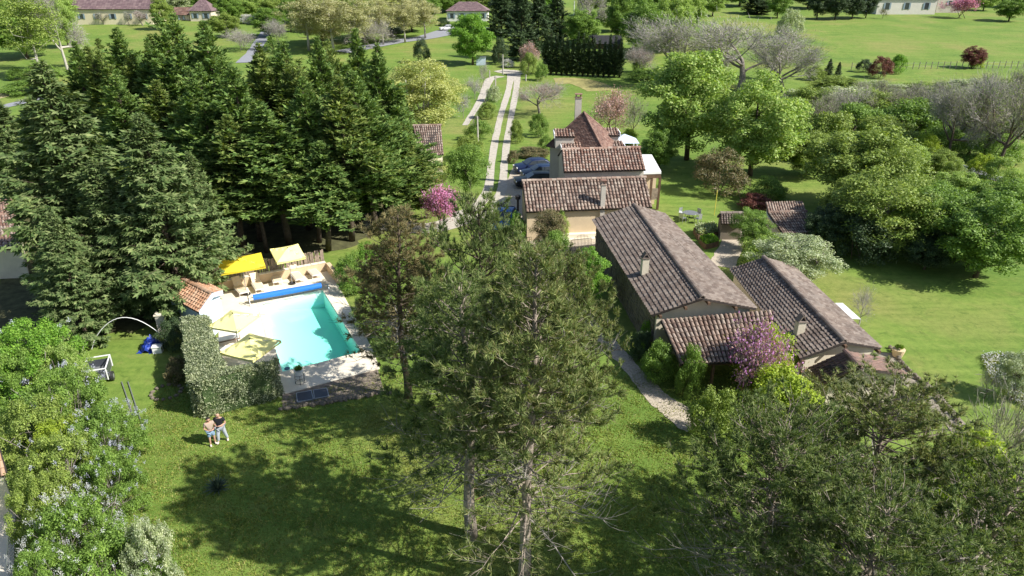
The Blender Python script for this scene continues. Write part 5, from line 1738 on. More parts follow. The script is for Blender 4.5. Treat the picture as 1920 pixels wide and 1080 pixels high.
for i, (bx, by, ty, w, lb) in enumerate([(940, 70, -30, 66, "dark conifer nearest the dome shaped green tree"), (978, 112, -30, 70, "tallest dark conifer at the drive end"), (1010, 100, -30, 66, "dark conifer in the middle of the drive-end group"), (1045, 84, -25, 60, "dark conifer with bare side branches at the group's edge")]):
    T("spruce_%d" % (i % 3), "dark_conifer", lb, TREE, bx, by, ty, w * 1.15, F_DARK, M_BARK_DARK, "dark conifers at the end of the drive", crown_name="boughs")
T("round_0", "bright_tree", "bright lime green tree peeping behind the dark conifers", TREE, 1024, 60, -20, 60, F_VIVID, M_BARK_DARK)
T("blossom_1", "grey_blossom_tree", "grey-pink budding tree under the dark conifers", TREE, 990, 128, 78, 44, F_DUSTPINK, M_BARK_DARK, twig_mat=M_TWIG, crown_name="blossom")
T("bush_1", "green_bush", "loose green shrub left of the cypress screen by the entrance", SHRUB, 992, 142, 96, 34, F_OLIVE, M_BARK_DARK)
T("bush_2", "white_blossom_bush", "white flowering bush at the end of the drive", SHRUB, 952, 126, 110, 26, F_WHITE, M_BARK_DARK)
T("bush_0", "dark_bush", "dark evergreen bush beside the drive's far end pole", SHRUB, 938, 120, 66, 34, F_DARK, M_BARK_DARK)
for k in range(15):
    x = 1024 + k * 10
    T("column", "screen_cypress", "%s narrow cypress of the dark barn screen, counted from the drive" % ORD[k], TREE, x, 139 + k * .45, 56 + (k * 37 % 17) + k * .6, 44, F_DARK, M_BARK_DARK, "cypresses in the screen row", crown_name="sprays", rz=k * 1.1)
for i, (bx, by, ty, w, mt, lb) in enumerate([(1168, 84, -20, 70, F_MID, "mid green tree behind the black barn"), (1212, 108, -8, 100, F_MID, "large rounded green tree right of the cypress screen"), (1262, 98, -22, 96, F_FRESH, "large fresh tree above the grey bare trees"), (1300, 60, -20, 60, F_FRESH, "yellow-green tree on the meadow's near corner")]):
    T("round_%d" % (i % 3), "broad_tree", lb, TREE, bx, by, ty, w, mt, M_BARK_DARK)
T("bare_0", "tall_bare_tree", "tall leafless tree on the bright field beside thin poles", TREE, 1112, 70, -30, 60, F_OLIVE, M_BARK_GREY, twig_mat=M_TWIG)
T("bare_multi", "pink_thicket", "pinkish bare thicket right of the cypress screen", SHRUB, 1205, 138, 82, 60, F_DUSTPINK, M_BARK_GREY, twig_mat=M_TWIG)
T("bush_1", "green_bush", "yellow-green bush at the end of the cypress screen", SHRUB, 1200, 136, 108, 30, F_FRESH, M_BARK_DARK)
T("bush_0", "dark_bush", "dark hedge bush between cypress screen and big trees", SHRUB, 1206, 152, 128, 60, F_MID, M_BARK_DARK)
T("bare_0", "grey_bare_tree", "broad grey leafless tree behind the fresh green pair", TREE, 1400, 170, 36, 210, F_OLIVE, M_BARK_GREY, twig_mat=M_TWIG)
T("bare_1", "grey_bare_tree", "grey leafless tree next to the broad bare one", TREE, 1290, 160, 28, 180, F_OLIVE, M_BARK_GREY, twig_mat=M_TWIG)
T("bare_2", "grey_bare_tree", "leaning leafless tree at the corner of the far meadow", TREE, 1480, 180, 70, 130, F_OLIVE, M_BARK_GREY, twig_mat=M_TWIG)
T("bare_2", "grey_bare_tree", "pale leafless tree behind the broad bare one", TREE, 1450, 150, 50, 130, F_SILVER, M_BARK_GREY, twig_mat=M_TWIG)
T("bush_dense", "silver_tree", "silvery grey round tree at the meadow's corner", TREE, 1484, 72, 14, 50, F_SILVER, M_BARK_GREY)
T("round_0", "dark_tree", "green tree shading the top of the meadow", TREE, 1462, 34, -18, 50, F_MID, M_BARK_DARK)
T("spruce_0", "cedar_tree", "dark spreading cedar at the top of the meadow", TREE, 1424, 26, -30, 80, F_DARK, M_BARK_DARK)
for i, (bx, by, w) in enumerate([(1538, 36, 50), (1572, 37, 50), (1604, 36, 50), (1630, 34, 44)]):
    T("round_%d" % (i % 3), "dark_yew", "%s dark evergreen of the meadow-top clump, counted toward the villa" % ORD[i], TREE, bx, by, -22, w, F_DARK, M_BARK_DARK, "dark evergreens beside the villa")
T("blossom_0", "cherry_tree", "pink flowering tree in front of the villa's stone end", TREE, 1804, 34, -8, 66, F_PINK, M_BARK_DARK, crown_name="blossom")
T("bare_small", "young_tree", "small young tree on the meadow before the villa", TREE, 1657, 35, 16, 20, F_LIME, M_BARK_DARK)
T("round_1", "green_tree", "fresh green tree beyond the pink flowering tree", TREE, 1850, 20, -20, 50, F_FRESH, M_BARK_DARK)
T("round_2", "dark_tree", "dark tree at the far top corner of the meadow", TREE, 1900, 14, -20, 60, F_DARK, M_BARK_DARK)
T("spruce_1", "small_fir", "small dark fir at the meadow fence, taller one", TREE, 1556, 148, 110, 24, F_DARK, M_BARK_DARK)
T("spruce_2", "small_fir", "small dark fir at the meadow fence, shorter one", TREE, 1573, 152, 116, 20, F_DARK, M_BARK_DARK)
T("bush_dense", "dark_bush", "dark round bush on the meadow fence line", SHRUB, 1622, 135, 110, 28, F_DARK, M_BARK_DARK)
T("bush_dense", "purple_bush", "purple leaved round shrub on the meadow fence line", SHRUB, 1654, 146, 104, 44, F_BURG, M_BARK_DARK)
T("bush_1", "lime_bush", "light green shrub beside the purple leaved one", SHRUB, 1686, 138, 100, 38, F_VIVID, M_BARK_DARK)
T("round_1", "purple_tree", "small purple leaved tree standing in the meadow", TREE, 1829, 128, 84, 46, F_BURG, M_BARK_DARK)
T("bush_2", "lime_bush", "yellow shrub below the small purple tree", SHRUB, 1834, 128, 104, 24, F_LIME, M_BARK_DARK)
T("bush_0", "lime_bush", "olive shrub at the meadow's near corner", SHRUB, 1530, 150, 120, 34, F_OLIVE, M_BARK_DARK)
wl = ["bare dark trunked tree first along the wood road", "bare tree with dark trunk second along the wood road", "bare tree with ivy dark trunk third along the wood road", "leaning bare tree fourth along the wood road", "bare tree above the scrub hollow, nearest the road's start", "bare tree one step behind the first roadside trunk", "bare tree at the wood's centre above dark scrub", "tall bare tree behind the third and fourth roadside trunks",
      "bare tree at the frame's edge past the wood road", "bare tree above the big olive-green tree's crown", "bare tree above the dark scrub hollow", "bare tree beside the paired fresh green trees, valley side", "bare tree in the wood's second rank beneath the purple meadow tree", "pale bare tree just below the purple fence bush"]
# trees of the valley wood, dark trunks in front
wood = [(1802, 300, 150, 100, "bare_1"), (1838, 296, 160, 90, "bare_2"), (1870, 305, 140, 110, "bare_0"), (1905, 318, 132, 120, "bare_1"), (1775, 262, 160, 90, "bare_0"), (1745, 240, 152, 90, "bare_2"), (1708, 236, 160, 90, "bare_1"), (1890, 262, 128, 110, "bare_2"), (1930, 280, 140, 110, "bare_0"), (1665, 240, 164, 90, "bare_0"), (1610, 246, 166, 100, "bare_1"), (1560, 260, 176, 90, "bare_2"), (1840, 240, 148, 100, "bare_0"), (1640, 215, 150, 80, "bare_2")]
for i, (bx, by, ty, w, pr) in enumerate(wood):
    T(pr, "wood_tree", wl[i], TREE, bx, by, ty, w, (F_OLIVE, F_FRESH, F_MID)[i % 3], M_BARK_DARK, "bare trees in the valley wood", twig_mat=(M_TWIG, M_TWIG_DK)[i % 2])
for i, (bx, by, ty, w, mt, lb) in enumerate([(1530, 222, 160, 120, F_OLIVE, "grey-green scrub below the small firs"), (1580, 214, 160, 130, F_SILVER, "silvery scrub below the purple bush"), (1640, 236, 168, 140, F_OLIVE, "olive scrub in the middle of the valley wood"), (1710, 262, 180, 150, F_MID, "ivy dark scrub at the wood's centre"),
                                             (1560, 300, 205, 120, F_OLIVE, "grey shrub between the fresh green tree and the wood"), (1740, 300, 250, 60, F_LIME, "yellow-green shrub on the wood's road edge"), (1845, 332, 286, 50, F_LIME, "lime shrub beside the grey wood road"), (1880, 340, 292, 60, F_FRESH, "fresh shrub at the end of the wood road"), (1905, 372, 320, 60, F_FRESH, "fresh green shrub at the picture's edge below the wood"), (1790, 350, 300, 50, F_OLIVE, "low olive shrub under the dark trunks"), (1600, 262, 190, 130, F_MID, "dark scrub hollow under the silvery scrub"), (1660, 285, 215, 120, F_OLIVE, "tangled olive scrub above the big olive-green tree"), (1780, 240, 178, 140, F_SILVER, "hazy grey scrub among the bare trunks' crowns"), (1860, 235, 172, 150, F_OLIVE, "hazy olive scrub at the wood's upper edge"), (1920, 250, 180, 130, F_SILVER, "grey scrub at the wood's far end by the frame"), (1500, 210, 165, 90, F_SILVER, "pale scrub right above the fresh green pair's lower tree"), (1770, 285, 235, 90, F_MID, "leafy undergrowth at the foot of the dark trunks"), (1860, 300, 245, 110, F_MID, "green undergrowth behind the lime shrubs"), (1480, 245, 190, 90, F_OLIVE, "olive scrub beside the lower fresh green tree")]):
    T("bush_%d" % (i % 3), "wood_scrub", lb, SHRUB, bx, by, ty, w, mt, M_BARK_DARK)
for i, (bx, by, ty, w, mt, lb) in enumerate([(1570, 190, 140, 120, F_OLIVE, "hazy scrub under the two small firs"), (1660, 196, 150, 130, F_SILVER, "hazy grey scrub below the light green fence shrub"), (1745, 200, 150, 140, F_OLIVE, "olive scrub below the meadow fence's middle"), (1830, 196, 146, 140, F_SILVER, "grey scrub below the small purple tree"), (1905, 205, 140, 130, F_OLIVE, "olive scrub below the fence's far end"),
                                             (1520, 330, 240, 120, F_OLIVE, "loose bush between the lower fresh green tree and olive tree"), (1800, 400, 320, 130, F_FRESH, "fresh bush above the shaded lawn edge"), (1890, 430, 330, 140, F_MID, "green bush above the bright spreading tree"), (1730, 420, 330, 130, F_MID, "rounded green bush behind the dull olive tree"), (1600, 440, 330, 130, F_OLIVE, "rounded olive bush behind the laurel"), (1700, 330, 262, 100, F_FRESH, "pale green bush beyond the budding tree"), (1760, 330, 275, 90, F_OLIVE, "olive bush by the start of the wood road"),
                                             (1830, 500, 410, 150, F_MID, "dark green bush filling under the bright spreading tree"), (1745, 505, 430, 110, F_DARK, "shadowy bush at the foot of the lawn-edge trees")]):
    T("round_%d" % (i % 3), "valley_bush", lb, SHRUB, bx, by, ty, w, mt, M_BARK_DARK)
for i, (bx, by, ty, w, mt, lb) in enumerate([(600, 84, 0, 110, F_BUD, "budding tree filling between the first poplars"), (680, 74, -6, 110, F_OLIVE, "olive budding tree behind the brown thicket's poplars"), (770, 60, -10, 90, F_BUD, "pale budding tree behind the last poplars"), (500, 70, 10, 70, F_MID, "green tree where the lane meets the field"), (420, 70, 20, 60, F_OLIVE, "olive tree between the field and the tallest cypress"), (1090, 90, 10, 80, F_MID, "green tree behind the cypress screen, beside the dark conifers"), (960, 60, -30, 90, F_DARK, "dark conifer-like tree closing the gap in the drive-end group"),
                                             (30, 110, -10, 130, F_MID, "leafy tree behind the sparse roadside tree"), (86, 60, -20, 110, F_FRESH, "fresh green tree next to the twiggy roadside tree"), (555, 30, -30, 90, F_MID, "green tree at the top edge above the lane"), (850, 20, -30, 80, F_MID, "green tree at the top edge above the bungalow")]):
    T("round_%d" % (i % 3), "backdrop_tree", lb, TREE, bx, by, ty, w, mt, M_BARK_DARK)
for i, (bx, by, ty, w, mt, lb) in enumerate([(345, 16, -40, 70, F_MID, "green treetop at the upper edge over the pale silvery tree"), (405, 16, -40, 80, F_OLIVE, "olive treetop at the upper edge over the gabled cottage"), (455, 22, -40, 80, F_FRESH, "fresh treetop at the upper edge over the white blossom bush"), (500, 18, -40, 80, F_MID, "mid green treetop at the upper edge beyond the lane"), (655, 14, -40, 90, F_OLIVE, "olive treetop at the upper edge over the brown thicket"), (720, 16, -40, 80, F_FRESH, "fresh treetop at the upper edge over the roadside house"), (775, 22, -40, 70, F_OLIVE, "olive treetop at the upper edge over the road bend"),
                                             (1180, 40, -40, 90, F_MID, "green treetop at the upper edge behind the barns"), (1235, 30, -40, 90, F_FRESH, "fresh treetop at the upper edge behind the large rounded tree"), (1390, 12, -40, 80, F_MID, "green treetop at the upper edge by the cedar"), (1520, 16, -40, 80, F_DARK, "dark treetop at the upper edge beside the evergreen clump"), (1150, 60, 0, 70, F_FRESH, "fresh tree right behind the grey barn")]):
    T("round_%d" % (i % 3), "edge_tree", lb, TREE, bx, by, ty, w, mt, M_BARK_DARK)
# distant belt beyond everything the picture shows clearly
q = np.random.default_rng(5)
far_ = MB()
for k in range(150):
    x, y = q.uniform(-420, 420), q.uniform(330, 620)
    h, r = q.uniform(8, 15), q.uniform(4, 8)
    n = 90
    v = unit(q.normal(0, 1, (n, 3)))
    P = np.array([x, y, float(terr(x, y)) + h * .55]) + v * np.array([r, r, h * .5])
    rng = q
    cards(far_, P, q.normal(0, 1, P.shape), v + [0, 0, .5], q.uniform(1.5, 2.6, n), 1.6)
o = far_.build("distant_wood", F_MID)
tag(o, "distant wooded hillside beyond the fields", kind='stuff')

# --- grass of the lawns: short blades give the turf its nap
q = np.random.default_rng(9)
n = 210000
X_ = np.concatenate([q.uniform(-19, 14, int(n * .75)), q.uniform(-19, 8, int(n * .25))])
Y_ = np.concatenate([14 + 20 * q.random(int(n * .75)) ** 1.2, q.uniform(14, 30, int(n * .25))])
ok = ~inside(DECK, X_, Y_, .05)
X_, Y_ = X_[ok], Y_[ok]
cl = np.sin(X_ * 1.9 + 2 * np.sin(Y_ * .8)) * np.cos(Y_ * 2.3 + np.sin(X_ * 1.1))
hgt = q.uniform(.03, .075, len(X_)) * (1 + .5 * cl)
P = np.column_stack([X_, Y_, np.full(len(X_), .0)])
D = np.column_stack([q.normal(0, .5, len(X_)), q.normal(0, .5, len(X_)), np.ones(len(X_))])
S = unit(np.cross(unit(D), q.normal(0, 1, D.shape))) * q.uniform(.015, .04, (len(X_), 1))
V = np.stack([P - S, P + S, P + D * hgt[:, None]], 1).reshape(-1, 3)
k = np.arange(len(X_))[:, None] * 3
gr = MB().add(V, np.concatenate([k, k + 1, k + 2], 1)).build("grass", F_BLADE)
tag(gr, "short turf of the lawns", kind='stuff')

# ================================================================== THINGS ON THE TERRACE
def lounger_parts(root, sling, frame, back=R(42)):
    """Local: head end at +y, foot at -y; 1.95 long, .62 wide."""
    f = MB()
    for s in (-1, 1):
        f.box((s * .31, -.2, .32), (.05, 1.5, .05))
    f.box((0, -.93, .32), (.62, .05, .05))
    f.box((0, .5, .32), (.62, .05, .05))
    f.build("frame", frame, root)
    for sx in (-1, 1):
        for y in (-.75, .45):
            MB().box((sx * .29, y, .15), (.05, .06, .3)).build("leg", frame, root)
    MB().box((0, -.24, .36), (.56, 1.36, .04)).build("seat", sling, root)
    b = MB().box((0, .36, 0), (.56, .78, .04))
    bo = b.build("backrest", sling, root)
    bo.location = (0, .42, .36)
    bo.rotation_euler.x = back
    bo.data.transform(Matrix.Translation((0, .0, 0)))
    MB().box((0, .2, -.1), (.04, .04, .5)).build("prop", frame, bo)


lg = thing("sun_lounger", "beige sun lounger beside the pool house end of the wall", "sun lounger", at(450, 549), 0, "sun loungers by the pool")
lounger_parts(lg, M_LOUNGE, M_LOUNGEW)
wdir = math.atan2((wc - wa).y, (wc - wa).x)
spots = [(452, 548, "beige sun lounger beside the first back parasol's pole, nearest the pool house", M_LOUNGE), (484, 541, "beige sun lounger second along the back wall", M_LOUNGE), (519, 527, "pale sun lounger in the sunny gap between the back parasols", M_LOUNGE),
         (557, 523, "beige sun lounger in the second back parasol's shade", M_LOUNGE), (587, 515, "beige sun lounger at the wall's far corner", M_LOUNGE)]
for i, (px, py, lb, mt) in enumerate(spots):
    o = lg if i == 0 else copy_tree(lg)
    o.location = at(px, py, .06)
    o.rotation_euler.z = wdir + R((8, 2, -4, 3, 5)[i])
    tag(o, lb)
ldir = math.atan2((POOL[0] - POOL[3]).y, (POOL[0] - POOL[3]).x)
for i, (px, py, lb) in enumerate([(420, 645, "white reclining lounger with brown frame next to the hedge, farther one"), (424, 662, "white reclining lounger with brown frame next to the hedge, closer one")]):
    o = thing("sun_lounger", lb, "sun lounger", at(px, py, .06), wdir + R(90), "sun loungers by the hedge")
    lounger_parts(o, M_LOUNGEW, M_BROWNWICK, R(55))


def parasol(label, loc, w, d, h, rz, canvas, tilt=0.0, base=True):
    o = thing("parasol", label, "parasol", loc, rz, "yellow parasols round the pool")
    MB().tube([(0, 0, 0), (0, 0, h + .12)], .025, 8).build("pole", M_METAL, o)
    MB().tube([(0, 0, 0), (0, 0, .07)], .26, 16).build("base", M_BLACK, o)
    c = MB()
    n = 7
    g = np.linspace(-1, 1, n)
    V = []
    for v in g:
        for u in g:
            m_ = max(abs(u), abs(v))
            sag = .05 * (1 - (min(abs(u), abs(v)) / max(m_, .01)) ** 2) * m_
            V.append((u * w / 2, v * d / 2, (1 - m_) * .42 - sag))
    c.add(V, [[j * n + i, j * n + i + 1, (j + 1) * n + i + 1, (j + 1) * n + i] for j in range(n - 1) for i in range(n - 1)])
    for s in (-1, 1):                        # hanging hem
        c.add([(-w / 2, s * d / 2, -.05), (w / 2, s * d / 2, -.05), (w / 2, s * d / 2, -.17), (-w / 2, s * d / 2, -.17)], [[0, 1, 2, 3]])
        c.add([(s * w / 2, -d / 2, -.05), (s * w / 2, d / 2, -.05), (s * w / 2, d / 2, -.17), (s * w / 2, -d / 2, -.17)], [[0, 1, 2, 3]])
    co = c.build("canopy", canvas, o)
    co.location.z = h
    co.rotation_euler.x = tilt
    for a in range(4):
        sx, sy = ((1, 1), (-1, 1), (-1, -1), (1, -1))[a]
        MB().tube([(0, 0, .38), (sx * w / 2 * .98, sy * d / 2 * .98, -.06)], .012, 4).build("rib", M_METAL, co)
    MB().tube([(0, 0, .4), (0, 0, .5)], .03, 6).build("finial", M_BLACK, co)
    return o


parasol("bright yellow parasol behind the roller's pool house end", at(463, 552, .06), 2.9, 1.9, 2.4, wdir - R(2), M_YELLOW, R(10))
parasol("pale yellow parasol at the middle of the back wall", at(548, 532, .06), 2.0, 1.8, 2.4, wdir + R(3), M_PALEYEL, R(14))
parasol("pale yellow parasol over the terrace near the pool house door", at(450, 660, .06), 2.15, 2.0, 2.15, wdir + R(45), M_PALEYEL, 0)
parasol("pale yellow parasol over the white loungers near the hedge corner", at(482, 712, .06), 2.3, 2.2, 2.15, wdir + R(40), M_PALEYEL, 0)

# pool cover on its roller
r0, r1 = at(474, 558, .55), at(603, 535, .55)
roller = thing("pool_cover_roller", "blue pool cover rolled up on a long roller", "pool cover", at(540, 555))
rd = (r1 - r0).normalized()
mb = MB().tube([r0 + rd * .02, r0.lerp(r1, .25), r0.lerp(r1, .5), r0.lerp(r1, .75), r1 - rd * .02], [.20, .205, .21, .205, .2], 18)
at_home(mb.build("cover_roll", M_BLUE, roller, smooth=False), roller)
at_home(MB().tube([r0 - rd * .35, r1 + rd * .55], .035, 8).build("axle", M_METAL, roller), roller)
for p in (r0 - rd * .25, r1 + rd * .45):
    nn_ = Vector((-rd.y, rd.x, 0))
    q = MB()
    for s in (-1, 1):
        q.tube([p, p + nn_ * .3 * s - Vector((0, 0, .49))], .025, 6)
    q.tube([p - nn_ * .32 - Vector((0, 0, .48)), p + nn_ * .32 - Vector((0, 0, .48))], .025, 6)
    at_home(q.build("stand", M_METAL, roller), roller)
wh = []
for k in range(15):
    a = k / 14 * 6.283
    wh.append(r0 - rd * .3 + Vector((0, 0, math.sin(a) * .2)) + Vector((-rd.y, rd.x, 0)) * math.cos(a) * .2)
at_home(MB().tube(wh, .018, 5, cap=False).build("hand_wheel", M_BLACK, roller), roller)

# potted plant on its stand, planter pot by the walk
def pot_plant(name, label, loc, h, r, stand, leafm, potm):
    o = thing(name, label, "potted plant", loc)
    z0 = .35 if stand else 0
    mb = MB().tube([(0, 0, z0), (0, 0, z0 + h * .5), (0, 0, z0 + h * .86), (0, 0, z0 + h)], [r * .7, r * .88, r * .97, r], 14)
    mb.build("pot", potm, o)
    if stand:
        q = MB()
        for k in range(4):
            a = k * 1.571 + .4
            q.tube([(math.cos(a) * r * 1.0, math.sin(a) * r * 1.0, 0), (math.cos(a) * r * .98, math.sin(a) * r * .98, z0 + h * .45)], .012, 4)
        for z in (.05, z0, z0 + h * .45):
            q.tube([(math.cos(a) * r, math.sin(a) * r, z) for a in np.linspace(0, 6.283, 13)], .01, 4, cap=False)
        q.build("stand", M_BLACK, o)
    g = np.random.default_rng(int(h * 1000))
    n = 160
    v = unit(g.normal(0, 1, (n, 3)))
    v[:, 2] = np.abs(v[:, 2])
    mb = MB()
    cards(mb, np.array([0, 0, z0 + h]) + v * r * .3, v + [0, 0, .7], g.normal(0, 1, (n, 3)), g.uniform(.14, .3, n), .055)
    mb.build("leaves", leafm, o)
    return o


pot_plant("potted_plant", "white pot of spiky leaves on a wire stand by the pool", at(563, 718, .06), .46, .25, True, F_MID, M_WHITE)
pot_plant("potted_plant", "round terracotta planter beside the cottage walk", at(1682, 668, 0), .5, .36, False, F_MID, M_WALLTAN)

# ------------------------------------------------------------------ things by the hedge
tp_ = thing("blue_tarpaulin", "crumpled dark blue tarpaulin heap in the spruce shade", "tarpaulin", at(284, 652))
g = np.random.default_rng(2)
n = 13
V = []
for j in range(n):
    for i in range(n):
        u, v = i / (n - 1) * 2 - 1, j / (n - 1) * 2 - 1
        z = max(0, 1.0 - abs(u) ** 1.6 - .7 * abs(v) ** 1.5) * .75 + g.normal(0, .05)
        V.append((u * .55 + g.normal(0, .04), v * .75 + g.normal(0, .04), max(.02, z)))
MB().add(V, [[j * n + i, j * n + i + 1, (j + 1) * n + i + 1, (j + 1) * n + i] for j in range(n - 1) for i in range(n - 1)]).build("sheet", M_TARP, tp_)
wbx = thing("white_crate", "white box standing beside the blue tarpaulin", "box", at(297, 660))
b_ = MB().box((0, 0, .2), (.5, .4, .4), .2)
b_.box((0, 0, .42), (.56, .46, .05), .2)
b_.build("casing", M_WHITE, wbx)
pil = thing("gate_pillar", "pale rendered pillar beside the hedge and pool house", "pillar", at(309, 630))
MB().box((0, 0, .75), (.5, .4, 1.5), .2).build("shaft", M_GREYREND, pil)
MB().box((0, 0, 1.54), (.6, .5, .08), .2).build("cap", M_DECK, pil)
hp = thing("garden_hoop", "thin white arched hoop over the lawn by the tarpaulin", "hoop", at(240, 650))
ha, hb_ = at(172, 655), at(312, 640)
pts = [ha.lerp(hb_, t) + Vector((0, 0, 1.9 * math.sin(math.pi * t) ** .75)) for t in np.linspace(0, 1, 17)]
at_home(MB().tube(pts, .022, 6).build("arch", M_WHITE, hp), hp)
tr_o = thing("white_trailer", "small grey trailer with white frame at the lilac edge", "trailer", at(190, 716), R(20))
MB().box((0, 0, .55), (1.1, 1.5, .1)).build("bed", M_METAL, tr_o)
for (c, s) in (((0, .74, .8), (1.1, .04, .45)), ((0, -.74, .8), (1.1, .04, .45)), ((.54, 0, .8), (.04, 1.44, .45)), ((-.54, 0, .8), (.04, 1.44, .45))):
    MB().box(c, s).build("side_panel", M_PANEL, tr_o)
q = MB()
for x in (-.57, .57):
    for y in (-.77, .77):
        q.box((x, y, .85), (.05, .05, .7))
q.box((0, .77, 1.2), (1.19, .05, .05)); q.box((0, -.77, 1.2), (1.19, .05, .05)); q.box((.57, 0, 1.2), (.05, 1.49, .05)); q.box((-.57, 0, 1.2), (.05, 1.49, .05))
q.build("frame", M_WHITE, tr_o)
for x in (-.6, .6):
    w = MB().tube([(x - .07, 0, .27), (x + .07, 0, .27)], .27, 14).build("wheel", M_BLACK, tr_o)
    MB().tube([(x - .08, 0, .27), (x + .08, 0, .27)], .13, 10).build("rim", M_METAL, w)
for k, (a, b2, lb) in enumerate([((240, 716), (265, 792), "thin metal rail lying on the grass by the trailer, outer one"), ((228, 716), (250, 780), "thin metal rail lying on the grass by the trailer, lilac side")]):
    o = thing("metal_rail", lb, "rail", at(*a), 0, "rails lying on the grass")
    at_home(MB().tube([at(*a, .05), at(*b2, .05)], .03, 6).build("tube", M_METAL, o), o)
for k, (px, py, lb) in enumerate([(312, 736, "ring of rough stones round the dark shrub in hedge shade")]):
    o = thing("stone_ring", lb, "stone border", at(px, py))
    for i in range(14):
        a = i / 14 * 6.28
        s = link("stone", st_me[i % 4], o)
        s.location = (math.cos(a) * .75, math.sin(a) * .75, .05)
        s.scale = (.3, .24, .2)
        s.rotation_euler.z = i

bar = thing("wheelbarrow", "dark upturned wheelbarrow behind the tallest lawn pine", "wheelbarrow", at(925, 922), R(30))
mb = MB()
mb.add([(-.55, -.35, .2), (.55, -.35, .2), (.55, .35, .2), (-.55, .35, .2), (-.3, -.2, .62), (.3, -.2, .62), (.3, .2, .62), (-.3, .2, .62)], [[0, 1, 5, 4], [1, 2, 6, 5], [2, 3, 7, 6], [3, 0, 4, 7], [4, 5, 6, 7]])
mb.build("tray", M_BLACK, bar)
for s in (-1, 1):
    MB().tube([(.7, s * .15, .25), (-1.0, s * .34, .28)], .025, 6).build("handle", M_BROWNWICK, bar)
MB().tube([(.75, -.06, .2), (.75, .06, .2)], .2, 14).build("wheel", M_BLACK, bar)

# ------------------------------------------------------------------ two people on the lawn
M_SKIN = plain("skin", (0.50, 0.30, 0.21), .55, .06)
M_BEIGE = plain("beige_shirt", (0.38, 0.30, 0.235), .9, .08)  # beige darkened in the colour, for the tree shade on the couple
M_NAVY = plain("black_polo", (0.018, 0.019, 0.024), .9, .15)
M_JEANS = plain("denim_shorts", (0.22, 0.33, 0.45), .9, .12)
M_PALET = plain("light_trousers", (0.38, 0.42, 0.46), .9, .08)  # trousers painted darker too, standing in for shade
M_HAIR = plain("dark_hair", (0.03, 0.024, 0.02), .6, .2)
M_SHOE = plain("pale_shoe", (0.62, 0.57, 0.5), .7, .08)


def skin(name, mat, parent, verts, edges, radii, root=0, sub=2):
    me = bpy.data.meshes.new(name)
    bm = bmesh.new()
    lay = bm.verts.layers.skin.verify()
    bv = []
    for i, (v, r) in enumerate(zip(verts, radii)):
        b = bm.verts.new(v)
        b[lay].radius = (r, r) if not isinstance(r, tuple) else r
        b[lay].use_root = (i == root)
        bv.append(b)
    for a, b in edges:
        bm.edges.new((bv[a], bv[b]))
    bm.to_mesh(me)
    bm.free()
    me.materials.append(mat)
    o = link(name, me, parent)
    m = o.modifiers.new("skin", 'SKIN')
    m.use_smooth_shade = True
    s = o.modifiers.new("sub", 'SUBSURF')
    s.levels = s.render_levels = sub
    return o


